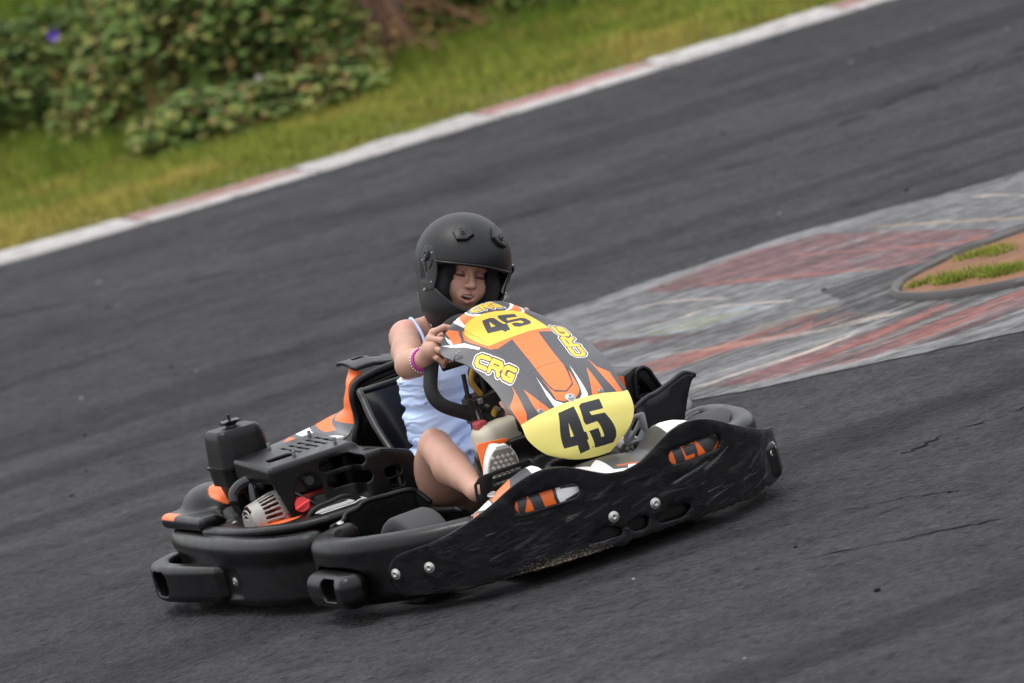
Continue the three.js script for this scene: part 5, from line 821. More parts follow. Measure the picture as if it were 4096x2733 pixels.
    d = smin(d, cap3(x, y, z, [0, 0.012, 0.076], [0, -0.03, 0.1], 0.0075, 0.0095), 0.014);   // nose
    d = smin(d, ell(x, y, z, [0, -0.033, 0.098], [0.0115, 0.01, 0.011]), 0.008); d = smin(d, ell(ax, y, z, [0.0115, -0.036, 0.09], [0.008, 0.0075, 0.009]), 0.006);
    d = smax(d, -ell(ax, y, z, [0.0065, -0.043, 0.095], [0.0034, 0.003, 0.006]), 0.002);
    d = smin(d, ell(x, y, z, [0, -0.068, 0.068], [0.03, 0.024, 0.02]), 0.014);
    d = smin(d, cap3(x, y, z, [-0.022, -0.064, 0.075], [0, -0.057, 0.0865], 0.004, 0.0048), 0.004); d = smin(d, cap3(x, y, z, [0.022, -0.064, 0.075], [0, -0.057, 0.0865], 0.004, 0.0048), 0.004);
    d = smin(d, cap3(x, y, z, [-0.02, -0.076, 0.073], [0.0, -0.083, 0.083], 0.0045, 0.006), 0.004); d = smin(d, cap3(x, y, z, [0.02, -0.076, 0.073], [0.0, -0.083, 0.083], 0.0045, 0.006), 0.004);
    d = smax(d, -ell(x, y, z, [0, -0.0705, 0.086], [0.021, 0.0078, 0.02]), 0.003);
    d = smin(d, bxd(x, y, z, [0, -0.0645, 0.0755], [0.015, 0.0042, 0.004], 0.002), 0.001);
    return d;
  };
  const gHead = field(face, [-0.09, -0.14, -0.12], [0.09, 0.13, 0.125], 0.0026);
  const faceCol = (x, y, z) => {
    const ax = Math.abs(x); let c = SK.slice(); const mix = (k, t) => { c = c.map((v, i) => lerp(v, k[i], t)); };
    const n = fbm(x * 60 + 4, y * 60 + z * 40, 3) - 0.45; mix([0.62, 0.24, 0.19], clamp(0.3 * sst(0.03, 0.0, Math.hypot(ax - 0.038, y + 0.03)) + n * 0.3));
    if (z > 0.03) {
      if (Math.abs(y - (0.0205 + 0.004 * Math.sin(ax * 70))) < 0.0036 && ax > 0.012 && ax < 0.052) mix([0.1, 0.05, 0.03], 0.8);
      const lash = -0.0075 - 0.25 * Math.pow(Math.max(0, Math.abs(ax - 0.031) - 0.004), 1) * -0.35; if (Math.abs(y - lash) < 0.0046 && Math.abs(ax - 0.031) < 0.0165) mix([0.03, 0.018, 0.014], 0.9);
      if (Math.abs(ax - 0.031) < 0.017 && y > -0.007 && y < 0.012) mix([0.4, 0.19, 0.15], 0.45);
      const up = Math.hypot(ax / 0.024, (y + 0.0595) / 0.006), lo = Math.hypot(ax / 0.022, (y + 0.081) / 0.0075); if (z > 0.062 && (up < 1 || lo < 1)) mix([0.45, 0.15, 0.13], 0.6);
      if (Math.abs(ax) < 0.0165 && y > -0.0695 && y < -0.0605 && z < 0.0815 && z > 0.064) c = [0.78, 0.74, 0.68];
      else if (ax < 0.022 && y > -0.078 && y < -0.062 && z < 0.0745) c = [0.11, 0.02, 0.02];
    }
    return c;
  };
  pcol(gHead, faceCol);
  const skinCol = (x, y, z) => { const n = fbm(x * 22 + 7, y * 22 + z * 19, 3) - 0.45; const n2 = vnoise(x * 130, y * 130 + z * 90) - 0.5, n3 = fbm(x * 9 + 2, y * 9 - z * 11, 3) - 0.45; let k = 1 + n * 0.2 + n2 * 0.07 + n3 * 0.22; const pink = clamp(sst(0.1, 0.0, Math.hypot(x - J.shR[0], y - J.shR[1] - 0.03, z - J.shR[2])) * 0.5 + sst(0.06, 0, Math.hypot(x - J.knR[0], y - J.knR[1] - 0.03, z - J.knR[2] - 0.03)) * 0.5 + n * 0.5); return [lerp(SK[0], 0.56, pink) * k, lerp(SK[1], 0.27, pink) * k, lerp(SK[2], 0.22, pink) * k]; };
  pcol(gBody, skinCol); pcol(gHandR, skinCol); pcol(gHandL, skinCol); gHead.applyMatrix4(HM);
  const all = [gBody, gHandR, gHandL, gHead].map((g) => { const n = g.toNonIndexed(); return n; });
  const skin = new THREE.MeshPhysicalMaterial({ vertexColors: true, roughness: 0.52, sheen: 0.15, sheenRoughness: 0.6, sheenColor: col(0.8, 0.5, 0.4), bumpMap: rep(grainTex, 30), bumpScale: 0.0003, side: THREE.DoubleSide });
  mesh('body', mergeGeometries(all), skin, person);
  const nail = new THREE.MeshStandardMaterial({ color: col(0.72, 0.35, 0.33), roughness: 0.3 });
  for (const [p, n] of [[[-0.1525, 0.604, -0.2275], [0.5, -0.1, 0.8]], [[-0.141, 0.632, -0.2315], [0.6, 0, 0.8]]]) { const g = new THREE.SphereGeometry(0.0052, 10, 8); g.scale(1, 1.3, 0.35); const m = mesh('fingernail', g, nail, person); m.position.set(...p); m.quaternion.setFromUnitVectors(new THREE.Vector3(0, 0, 1), V3(n).normalize()); }

  // ruched dress
  const axis = (y) => clamp((y - 0.12) / 0.45);
  const dress = (x, y, z) => {
    let d = smin(trunk(x, y, z) - 0.012, hipsL(x, y, z, 0.012), 0.045) - 0.003;
    const side = sst(-0.02, -0.15, x - lerp(-0.06, 0.0, axis(y))), side2 = sst(0.02, 0.14, x - lerp(-0.03, 0.02, axis(y)));
    const mid = sst(0.5, 0.42, y) * sst(0.16, 0.24, y);
    const w = y * 185 + 10 * vnoise(x * 7 + 3, y * 9) + 20 * x * (0.6 - y) + z * 12;
    const fold = Math.sin(w) * 0.6 + Math.sin(w * 0.53 + x * 20) * 0.5;
    d -= (0.0014 + 0.0038 * Math.max(side, side2) + 0.003 * mid) * fold * (0.45 + 0.55 * mid) * sst(0.57, 0.53, y);
    d -= 0.0016 * Math.sin(y * 320 + 9 * vnoise(y * 40, z * 30)) * Math.max(side, side2);
    const topEdge = y - (0.568 + 0.02 * Math.sin(x * 14 + 0.4) - 0.02 * sst(0.0, -0.14, x) - 0.0);
    let cut = Math.max(topEdge, (z > -0.6 ? 0.17 : 0.1) - y);
    return Math.max(d, cut);
  };
  const gd = field(dress, [-0.27, 0.07, -0.84], [0.24, 0.62, -0.28], 0.0044);
  mesh('dress', gd, new THREE.MeshPhysicalMaterial({ color: col(0.53, 0.65, 0.9), roughness: 0.8, sheen: 0.35, sheenRoughness: 0.5, sheenColor: col(0.7, 0.8, 1), bumpMap: rep(grainTex, 40), bumpScale: 0.0004, side: THREE.DoubleSide }), person);
  const strapM = new THREE.MeshStandardMaterial({ color: col(0.42, 0.52, 0.78), roughness: 0.8 });
  mesh('dress_strap', tube([[-0.082, 0.56, -0.572], [-0.08, 0.612, -0.572], [-0.072, 0.645, -0.59], [-0.069, 0.668, -0.61], [-0.066, 0.69, -0.642], [-0.06, 0.696, -0.68], [-0.05, 0.67, -0.73]], 0.0052, 40, 8), strapM, person);
  mesh('dress_strap', tube([[0.12, 0.55, -0.6], [0.13, 0.62, -0.61], [0.14, 0.67, -0.66], [0.13, 0.66, -0.73]], 0.0052, 30, 8), strapM, person);
  // drawstring, necklace, wrist bands
  mesh('drawstring', tube([[-0.128, 0.455, -0.575], [-0.105, 0.468, -0.55], [-0.085, 0.482, -0.54]], 0.0016, 16, 6), new THREE.MeshStandardMaterial({ color: col(0.08, 0.11, 0.2), roughness: 0.7 }), person);
  const silver = new THREE.MeshStandardMaterial({ color: col(0.8, 0.78, 0.74), roughness: 0.25, metalness: 0.9 });
  const chain = []; for (let i = 0; i < 30; i++) { const q = cat([[-0.026, 0.716, -0.65], [-0.034, 0.7, -0.62], [-0.036, 0.684, -0.605], [-0.034, 0.668, -0.594], [-0.03, 0.653, -0.586]], i / 29); const s = new THREE.SphereGeometry(0.0026, 7, 5); s.translate(...q); chain.push(s); }
  mesh('necklace', merge(chain), silver, person);
  const bandAt = (t, r, tubeR, m, name, tw = 0) => { const p = calf(J.elR, J.wrR, t), g = new THREE.TorusGeometry(r, tubeR, 10, 36); const o = mesh(name, g, m, person); o.position.set(...p); o.quaternion.setFromUnitVectors(new THREE.Vector3(0, 0, 1), V3([J.wrR[0] - J.elR[0], J.wrR[1] - J.elR[1] + tw, J.wrR[2] - J.elR[2]]).normalize()); o.scale.set(1, 1, 1.8); return o; };
  bandAt(0.93, 0.0325, 0.0042, new THREE.MeshStandardMaterial({ color: col(0.42, 0.03, 0.3), roughness: 0.5 }), 'wrist_band', 0.02);
  const beads = []; for (let i = 0; i < 26; i++) { const a = i / 26 * Math.PI * 2, s = new THREE.SphereGeometry(0.0028, 6, 5); s.translate(Math.cos(a) * 0.036, Math.sin(a) * 0.036, 0); beads.push(s); }
  const bc = mesh('bracelet', merge(beads), silver, person); bc.position.set(...calf(J.elR, J.wrR, 0.86)); bc.quaternion.setFromUnitVectors(new THREE.Vector3(0, 0, 1), V3([J.wrR[0] - J.elR[0], J.wrR[1] - J.elR[1] - 0.02, J.wrR[2] - J.elR[2]]).normalize());
  // shoes: soles against the pedals
  const shoe = (heel, toe, out, name) => {
    const H = V3(heel), T = V3(toe), yv = T.clone().sub(H).normalize(), zv = V3(out).addScaledVector(yv, -V3(out).dot(yv)).normalize(), xv = yv.clone().cross(zv), L = H.distanceTo(T);
    const m = new THREE.Matrix4().makeBasis(xv, yv, zv); m.setPosition(H); const g = group('shoe', person);
    const prof = (y) => { const t = clamp(y / L); return lerp(0.036, 0.056, sst(0.1, 0.65, t)) * Math.sqrt(Math.max(0.0001, 1 - Math.pow(clamp((t - 0.62) / 0.4), 2.4))) * Math.sqrt(Math.max(0.0001, 1 - Math.pow(clamp((0.14 - t) / 0.16), 2))); };
    const up = (x, y, z) => { const w = prof(y) - 0.003; let d = Math.max(Math.hypot(x / Math.max(w, 0.004), (z + 0.002) / (0.045 + 0.03 * sst(L * 0.55, 0, y))) - 1, z) * 0.035; return Math.max(d, -y + 0.002, y - L); };
    const a = field((x, y, z) => up(x, y, z), [-0.06, -0.01, -0.1], [0.06, L + 0.02, 0.02], 0.005); a.applyMatrix4(m); mesh('upper', a, new THREE.MeshStandardMaterial({ color: col(0.74, 0.73, 0.71), roughness: 0.7 }), g);
    const s = field((x, y, z) => Math.max(Math.abs(x) - prof(y), Math.abs(z - 0.006) - 0.011, -y - 0.002, y - L - 0.004) , [-0.06, -0.02, -0.02], [0.06, L + 0.03, 0.03], 0.003); s.applyMatrix4(m); mesh('sole', s, new THREE.MeshStandardMaterial({ color: col(0.75, 0.73, 0.7), roughness: 0.6 }), g);
    const ins = []; const lugs = []; for (let j = 0; j < 16; j++) for (let i = -3; i <= 3; i++) { const y = 0.012 + j * 0.0145, x = (i + (j % 2) * 0.5) * 0.017; if (Math.abs(x) > prof(y) - 0.010 || y > L - 0.015) continue; const d = new THREE.CylinderGeometry(0.0075, 0.0082, 0.004, 4); d.rotateX(Math.PI / 2); d.scale(0.95, 0.78, 1); d.translate(x, y, 0.0195); lugs.push(d); }
    const b = field((x, y, z) => Math.max(Math.abs(x) - prof(y) + 0.005, Math.abs(z - 0.017) - 0.0012, 0.004 - y, y - L + 0.006), [-0.06, -0.02, 0.008], [0.06, L + 0.03, 0.026], 0.0022); b.applyMatrix4(m); mesh('tread_bed', b, new THREE.MeshStandardMaterial({ color: col(0.27, 0.235, 0.2), roughness: 0.9 }), g);
    const l = merge(lugs); l.applyMatrix4(m); mesh('tread', l, new THREE.MeshStandardMaterial({ color: col(0.62, 0.59, 0.55), roughness: 0.75 }), g);
  };
  shoe([-0.216, 0.13, 0.02], [-0.19, 0.368, 0.06], [0.1, -0.1, 1], 'right'); shoe([0.2, 0.07, 0.0], [0.205, 0.27, 0.06], [0, -0.2, 1], 'left');

  // ---- helmet
  const he = group('helmet', person); he.applyMatrix4(HM);
  const out = (x, y, z, g = 0) => {
    let d = ell(x, y, z, [0, 0.03, -0.012], [0.14 - g, 0.142 - g, 0.166 - g]);
    d = smin(d, ell(x, y, z, [0, -0.082, 0.022], [0.116 - g, 0.115 - g, 0.138 - g]), 0.05);
    return d;
  };
  const brow = (x) => 0.026 + 0.008 * Math.cos(x * 16) ;
  const hel = (x, y, z) => {
    let d = out(x, y, z);
    const ax = Math.abs(x);
    // raised brow edge, recessed visor band below it
    d += 0.006 * sst(brow(x) + 0.002, brow(x) - 0.006, y) * sst(-0.05, -0.035, y) * sst(0.0, 0.03, z);
    d = Math.max(d, -out(x, y, z, 0.03));
    d = smax(d, -0.172 - y - 0.16 * z, 0.008);
    // face opening
    const ow = 0.118, oy = 0.5 * (brow(x) - 0.008 + (-0.1)), oh = 0.5 * (brow(x) - 0.008 + 0.1);
    const lowEdge = 0.042 * sst(0.03, 0.12, ax);
    const open = Math.max(bxd(x, y - lowEdge * (y < oy ? 1 : 0), 0, [0, oy, 0], [ow, oh, 1], 0.035), 0.03 - z + 0.25 * Math.max(0, -y - 0.02));
    d = smax(d, -open, 0.006);
    d = smax(d, -ell(x, y, z, [0, -0.21, -0.01], [0.088, 0.065, 0.1]), 0.01);
    return d;
  };
  const shellM = new THREE.MeshPhysicalMaterial({ color: col(0.006, 0.0063, 0.007), roughness: 0.44, specularIntensity: 0.65, bumpMap: rep(grainTex, 30), bumpScale: 0.00012, side: THREE.DoubleSide });
  mesh('helmet_shell', field(hel, [-0.16, -0.2, -0.2], [0.16, 0.19, 0.19], 0.0032), shellM, he);
  // lining: cheek pads and inner crown
  const lin = (x, y, z) => { const ax = Math.abs(x); let d = Math.max(out(x, y, z, 0.031), -ell(x, y, z, [0, 0.0, -0.0], [0.077, 0.105, 0.095]), z - 0.075 + 0.2 * Math.max(0, -y)); d = Math.min(d, ell(ax, y, z, [0.078, -0.045, 0.045], [0.026, 0.06, 0.045])); return Math.max(d, y - 0.05 - (z < 0 ? 0.2 : 0)); };
  mesh('lining', field(lin, [-0.14, -0.16, -0.17], [0.14, 0.16, 0.12], 0.005), new THREE.MeshStandardMaterial({ color: col(0.012, 0.012, 0.013), roughness: 1 }), he);
  // brow trim
  const onOut = (x, y, z0 = 0.2) => { let lo = 0, hi = z0; for (let i = 0; i < 30; i++) { const m = (lo + hi) / 2; if (out(x, y, m) < 0) lo = m; else hi = m; } return lo; };
  const trim = []; for (let i = -10; i <= 10; i++) { const x = i * 0.0128; trim.push([x, brow(x) - 0.002 + 0.0 * i, onOut(x, brow(x)) + 0.0005]); }
  mesh('brow_trim', tube(trim, 0.0032, 60, 8), M.plasticSmooth, he);
  const chinT = []; for (let i = -9; i <= 9; i++) { const x = i * 0.0122, y = -0.104 + 0.046 * Math.pow(Math.abs(i) / 9, 2.2); chinT.push([x, y, onOut(x, y) - 0.006]); }
  mesh('opening_trim', tube(chinT, 0.004, 60, 8), M.plasticSmooth, he);
  // vents on the crown
  for (const sx of [-1, 1]) {
    const cx = 0.056 * sx, cy = 0.118;
    const z0 = onOut(cx, cy), n = V3([cx / 0.0196, (cy - 0.03) / 0.0202, (z0 + 0.012) / 0.0276]).normalize();
    const up = V3([0.25 * sx, 0.62, -0.74]); up.addScaledVector(n, -up.dot(n)).normalize(); const xv = up.clone().cross(n); const m = new THREE.Matrix4().makeBasis(xv, up, n); m.setPosition(cx, cy, z0 - 0.004);
    const o2 = [[-0.02, -0.022], [0.0, -0.03], [0.022, -0.02], [0.022, 0.01], [0.004, 0.022], [-0.012, 0.046], [-0.024, 0.012]].map((p) => [p[0] * 1.3, p[1] * 1.25]);
    mesh('vent', plate(o2.map((p) => [p[0] * sx, p[1]]).slice()[sx > 0 ? 'reverse' : 'slice'](), [], 0.01, 0.004, 0, (x, y, z) => [x, y, z * (0.35 + 0.9 * sst(0.045, -0.025, y)) - 0.5 * (x * x + y * y) * 3.2]).applyMatrix4(m), shellM, he);
    mesh('vent_slider', merge([at(rbox(0.013, 0.024, 0.005, 0.002), 0.003 * sx, -0.004, 0.0115, 0.1), at(rbox(0.009, 0.007, 0.006, 0.002), 0.003 * sx, -0.007, 0.0135, 0.1)]).applyMatrix4(m), M.plasticSmooth, he);
  }
  // visor pivots, base plates (visor taken off)
  for (const sx of [-1, 1]) {
    const g = he; const P = (y, z) => { let lo = 0, hi = 0.2; for (let i = 0; i < 28; i++) { const m = (lo + hi) / 2; if (out(m, y, z) < 0) lo = m; else hi = m; } return lo; };
    const o2 = rounded([[-0.018, 0.052], [0.018, 0.056], [0.048, 0.022], [0.054, -0.034], [0.048, -0.072], [0.026, -0.074], [0.002, -0.02], [-0.02, 0.01]], 0.01, 4);
    const wrap = (x, y, z) => { const zz = x + 0.035, yy = y + 0.008; return [sx * (P(yy, zz) + z - 0.003), yy, zz]; };
    mesh('mount_plate', plate(sx > 0 ? o2 : o2.slice().reverse(), [], 0.0055, 0.0012, 0.016, wrap), M.plasticSmooth, g);
    const dot = (y, z, r, h, m, nm) => { const c = mesh(nm, at(new THREE.CylinderGeometry(r, r, h, 18), 0, 0, 0, 0, 0, Math.PI / 2), m, g); c.position.set(sx * (P(y, z) + 0.003), y, z); return c; };
    const ring = mesh('pivot_ring', new THREE.TorusGeometry(0.0125, 0.003, 8, 28).rotateY(Math.PI / 2), M.plasticSmooth, g); ring.position.set(sx * (P(0.031, 0.04) + 0.004), 0.031, 0.04);
    dot(0.031, 0.04, 0.006, 0.007, M.plasticSmooth, 'pivot'); dot(0.043, 0.062, 0.0026, 0.005, M.steel, 'rivet'); dot(0.015, 0.025, 0.0026, 0.005, M.steel, 'rivet'); dot(-0.041, 0.073, 0.0026, 0.005, M.steel, 'rivet');
    mesh('pivot_track', tube([[0, 0.015, 0.038], [0, 0.001, 0.042], [0, -0.013, 0.046]].map((p) => [sx * (P(p[1], p[2]) + 0.003), p[1], p[2]]), 0.0026, 16, 6), M.plasticSmooth, g);
    mesh('pivot_track', tube([[0, 0.023, 0.068], [0, 0.008, 0.067], [0, -0.003, 0.06]].map((p) => [sx * (P(p[1], p[2]) + 0.003), p[1], p[2]]), 0.0024, 16, 6), M.plasticSmooth, g);
    dot(-0.068, 0.045, 0.0052, 0.006, M.dullSteel, 'stud');
  }
  // pale reflective sticker low at the back of the right side
  mesh('reflective_sticker', shell((u, v) => { const y = lerp(-0.085, -0.135, v), z = lerp(-0.052, -0.036, u * (1 - v)) + 0.012 * v; let lo = 0, hi = 0.2; for (let i = 0; i < 24; i++) { const m = (lo + hi) / 2; if (out(m, y, z) < 0) lo = m; else hi = m; } return [-(lo + 0.0012), y, z]; }, 4, 8, 0.0006), new THREE.MeshStandardMaterial({ color: col(0.62, 0.62, 0.6), roughness: 0.4, side: THREE.DoubleSide }), he);
  mesh('chin_strap', tube([[-0.075, -0.12, 0.02], [-0.07, -0.16, 0.02], [-0.05, -0.19, 0.03], [-0.02, -0.2, 0.05]].map((p) => p), 0.008, 20, 8), M.plasticSmooth, he);
}

// ---------------------------------------------------------------- vegetation
function blade(w, h, lean, seg = 2) { const P = [], I = []; for (let i = 0; i <= seg; i++) { const t = i / seg, k = w * (1 - t) * (1 - 0.2 * t); P.push(-k, h * t, lean * t * t, k, h * t, lean * t * t); if (i) I.push(2 * i - 2, 2 * i - 1, 2 * i, 2 * i, 2 * i - 1, 2 * i + 1); } const g = new THREE.BufferGeometry(); g.setAttribute('position', new THREE.Float32BufferAttribute(P, 3)); g.setIndex(I); g.computeVertexNormals(); return g; }
function tuft(n, h, w, spread) { const l = []; for (let i = 0; i < n; i++) { const g = blade(w * rr(0.7, 1.3), h * rr(0.5, 1.1), h * rr(0.1, 0.8)); g.rotateY(rr(0, 6.28)); g.translate(rr(-spread, spread), 0, rr(-spread, spread)); l.push(g); } return merge(l); }
const grassMat = new THREE.MeshPhysicalMaterial({ color: 0xffffff, roughness: 0.95, specularIntensity: 0.15, side: THREE.DoubleSide });
const leafMat = (r, g, b) => new THREE.MeshPhysicalMaterial({ color: col(r, g, b), roughness: 0.8, specularIntensity: 0.35, transmission: 0.25, thickness: 0, side: THREE.DoubleSide });
function grassField(name, count, tuftGeo, place, colour) {
  const im = new THREE.InstancedMesh(tuftGeo, grassMat, count); im.name = numbered(name); im.castShadow = im.receiveShadow = true;
  const m = new THREE.Matrix4(), q = new THREE.Quaternion(), up = new THREE.Vector3(0, 1, 0); let n = 0;
  for (let t = 0; n < count && t < count * 8; t++) { const p = place(); if (!p) continue; q.setFromAxisAngle(up, rr(0, 6.28)); const s = p[3]; m.compose(new THREE.Vector3(p[0], p[1], p[2]), q, new THREE.Vector3(s, s * rr(0.75, 1.25), s)); im.setMatrixAt(n, m); im.setColorAt(n, colour(p)); n++; }
  im.count = n; scene.add(im); return im;
}
const gcol = (dry, v) => { const a = [0.125, 0.19, 0.024], b = [0.32, 0.26, 0.065]; return col(...a.map((x, i) => lerp(x, b[i], dry) * v)); };
{
  // mown verge and taller grass behind
  const t1 = tuft(7, 0.05, 0.0032, 0.03), t2 = tuft(8, 0.16, 0.0042, 0.05), t3 = tuft(9, 0.26, 0.0048, 0.06);
  const dryAt = (x, z) => clamp((fbm(x * 1.7 + 3, z * 2.3, 3) - 0.36) * 2.6);
  tag(grassField('verge_grass', 52000, t1, () => { const x = rr(1.6, 9.5), d = Math.pow(rnd(), 0.8) * 4.2, z = kerbLine(x) - 0.345 - d + (rnd() < 0.04 ? 0.05 : 0); return [x, bank(x, z) + 0.008, z, rr(0.6, 1.25) * (d < 0.12 ? 0.8 : 1)]; }, (p) => gcol(clamp(dryAt(p[0], p[2]) * rr(0.5, 1.4) + 0.3), rr(0.7, 1.4))), 'short patchy green and straw grass along the kerb', 'grass', null, 'stuff');
  tag(grassField('tall_grass', 16000, t2, () => { const x = rr(1.6, 10.5), d = 1.3 + Math.pow(rnd(), 0.9) * 8, z = kerbLine(x) - 0.42 - d; if (fbm(x * 1.2, z * 1.2, 3) < 0.36) return null; return [x, bank(x, z), z, rr(0.6, 1.3) * lerp(0.6, 1, sst(1.2, 2.6, d))]; }, (p) => gcol(clamp(dryAt(p[0] + 5, p[2]) * rr(0, 1.1)), rr(0.6, 1.25))), 'taller loose green grass on the bank', 'grass', null, 'stuff');
  tag(grassField('bank_grass', 14000, t3, () => { const x = rr(3, 16), d = 5.5 + rnd() * 18, z = kerbLine(clamp(x, -2, 12)) - 0.42 - d; return [x, bank(x, z), z, rr(0.8, 1.5)]; }, () => gcol(rr(0, 0.25), rr(0.6, 1.1))), 'lush green grass covering the slope behind the vines', 'grass', null, 'stuff');
  // straw clumps between the vines
  const t4 = tuft(26, 0.42, 0.004, 0.06);
  const straw = [[4.42, -15.45, 'dry straw clump left of the largest vine bush'], [4.7, -15.5, 'dry straw clump behind the straw mixed vine bush'], [4.3, -14.5, 'dry straw clump standing just above the mown verge'], [5.05, -15.6, 'dry straw clump on top of the largest vine bush']];
  straw.forEach(([x, z, lab], i) => { const g = mesh('dry_grass_clump', t4.clone(), new THREE.MeshStandardMaterial({ color: col(0.38 * rr(0.8, 1.1), 0.27 * rr(0.8, 1.1), 0.1), roughness: 0.95, side: THREE.DoubleSide })); g.position.set(x, bank(x, z), z); g.rotation.y = i * 1.3; g.scale.setScalar(rr(0.95, 1.4)); tag(g, lab, 'dry grass', 'dry grass clumps among the vines'); });
  // weeds on the soil island
  const w1 = tuft(9, 0.028, 0.0028, 0.035), isleY = 0.012;
  const weedP = (cx, cz, rx, rz) => () => { const a = rr(0, 6.28), r = Math.sqrt(rnd()); return [cx + Math.cos(a) * r * rx, isleY - 0.005, cz + Math.sin(a) * r * rz, rr(0.5, 1.1)]; };
  tag(grassField('island_grass', 900, w1, () => { const t = rnd(), x = lerp(2.44, 2.72, t) + rr(0, 0.16) * rnd(), z = lerp(-2.62, -2.0, t) + rr(-0.05, 0.02); return fbm(x * 14, z * 14, 3) < 0.4 ? null : [x, isleY, z, rr(0.4, 1.3)]; }, () => gcol(rr(0, 0.6), rr(0.8, 1.4))), 'green grass growing along the near edge of the soil island', 'grass', null, 'stuff');
  tag(grassField('island_grass', 260, w1, () => { const a = rr(0, 6.28), r = rnd(); const x = 2.83 + Math.cos(a) * r * 0.09, z = -2.79 + Math.sin(a) * r * 0.14; return [x, isleY, z, rr(0.4, 1.1)]; }, () => gcol(rr(0.1, 0.7), rr(0.8, 1.3))), 'small weed patch on the bare soil at the back of the island', 'grass', null, 'stuff');
}
// leaves: heart shaped, folded along the midrib
function leafGeo(s) { const o = [[0, 0], [0.5, 0.1], [0.62, 0.42], [0.36, 0.78], [0, 1.15], [-0.36, 0.78], [-0.62, 0.42], [-0.5, 0.1]], P = [0, 0.08 * s, 0.42 * s], I = []; for (const [x, z] of o) P.push(x * s, -0.16 * s * Math.abs(x) - (z > 1 ? 0.12 * s : 0), z * s); for (let i = 1; i <= 8; i++) I.push(0, i, i % 8 + 1); const g = new THREE.BufferGeometry(); g.setAttribute('position', new THREE.Float32BufferAttribute(P, 3)); g.setIndex(I); return g; }
const leafBase = leafGeo(1);
function leafCloud(n, place, size) {
  const bp = leafBase.attributes.position, bi = leafBase.index.array, P = new Float32Array(n * bi.length * 3), m = new THREE.Matrix4(), q = new THREE.Quaternion(), e = new THREE.Euler(), v = new THREE.Vector3(); let k = 0;
  for (let i = 0; i < n; i++) { const p = place(); e.set(rr(-0.2, 1.25), rr(0, 6.28), rr(-0.5, 0.5), 'YXZ'); q.setFromEuler(e); const s = size * rr(0.55, 1.25); m.compose(new THREE.Vector3(...p), q, new THREE.Vector3(s, s, s)); for (let j = 0; j < bi.length; j++) { v.fromBufferAttribute(bp, bi[j]).applyMatrix4(m); P[k++] = v.x; P[k++] = v.y; P[k++] = v.z; } }
  const g = new THREE.BufferGeometry(); g.setAttribute('position', new THREE.BufferAttribute(P, 3)); g.computeVertexNormals(); return g;
}
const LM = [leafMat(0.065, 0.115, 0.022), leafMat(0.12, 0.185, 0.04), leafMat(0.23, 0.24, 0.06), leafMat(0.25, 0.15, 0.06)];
const strawMat = new THREE.MeshPhysicalMaterial({ color: col(0.34, 0.26, 0.09), roughness: 0.95, specularIntensity: 0.2, side: THREE.DoubleSide }), greenMat = new THREE.MeshPhysicalMaterial({ color: col(0.16, 0.2, 0.04), roughness: 0.95, specularIntensity: 0.2, side: THREE.DoubleSide });
const stemMat = new THREE.MeshStandardMaterial({ color: col(0.11, 0.07, 0.04), roughness: 0.95 });
function vineBush(x, z, rx, rz, h, n, label, seedTone) {
  const b = group('vine_bush'); const y0 = bank(x, z); b.position.set(x, y0, z); tag(b, label, 'bush', 'vine bushes on the bank');
  const lump = (a, t) => 0.72 + 0.5 * vnoise(Math.cos(a) * 2 + x * 3, Math.sin(a) * 2 + t * 3 + z);
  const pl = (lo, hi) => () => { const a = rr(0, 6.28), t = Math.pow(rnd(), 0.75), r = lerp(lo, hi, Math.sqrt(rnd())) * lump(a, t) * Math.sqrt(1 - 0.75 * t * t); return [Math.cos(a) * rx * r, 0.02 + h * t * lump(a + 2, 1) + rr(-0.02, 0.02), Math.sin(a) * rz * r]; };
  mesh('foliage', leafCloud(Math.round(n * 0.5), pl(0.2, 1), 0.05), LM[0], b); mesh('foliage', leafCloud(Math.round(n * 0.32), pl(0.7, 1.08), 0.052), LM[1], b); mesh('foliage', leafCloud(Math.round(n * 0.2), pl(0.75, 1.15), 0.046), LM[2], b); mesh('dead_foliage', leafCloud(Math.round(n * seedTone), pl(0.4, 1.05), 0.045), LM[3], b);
  const gb = []; for (let i = 0; i < 34; i++) { const a = rr(0, 6.28), r = Math.sqrt(rnd()), g = blade(rr(0.003, 0.006), h * rr(0.6, 1.35) + 0.08, rr(0.05, 0.3), 4); g.rotateY(rr(0, 6.28)); g.translate(Math.cos(a) * rx * r, 0, Math.sin(a) * rz * r); gb.push(g); }
  tag(mesh('grass_stalks', merge(gb), seedTone > 0.13 ? strawMat : greenMat, b), null, null, null, 'stuff');
  const st = []; for (let i = 0; i < 14; i++) { const p = pl(0.6, 1)(); st.push(tube([[p[0] * 0.15, 0, p[2] * 0.15], [p[0] * 0.6 + rr(-0.05, 0.05), p[1] * 0.6 + 0.04, p[2] * 0.6], p], rr(0.003, 0.007), 10, 5)); }
  mesh('stems', merge(st), stemMat, b); return b;
}
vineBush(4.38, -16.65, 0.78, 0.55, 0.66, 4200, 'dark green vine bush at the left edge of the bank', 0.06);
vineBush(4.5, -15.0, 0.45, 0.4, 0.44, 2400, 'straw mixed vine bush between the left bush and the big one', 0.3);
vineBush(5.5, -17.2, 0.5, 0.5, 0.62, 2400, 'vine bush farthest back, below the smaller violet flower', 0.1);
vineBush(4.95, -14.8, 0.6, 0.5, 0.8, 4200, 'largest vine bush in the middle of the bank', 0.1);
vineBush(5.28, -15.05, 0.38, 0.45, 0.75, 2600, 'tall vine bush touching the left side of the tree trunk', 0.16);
vineBush(4.45, -13.7, 0.62, 0.34, 0.2, 1900, 'low vine bush spreading nearest to the kerb', 0.18);
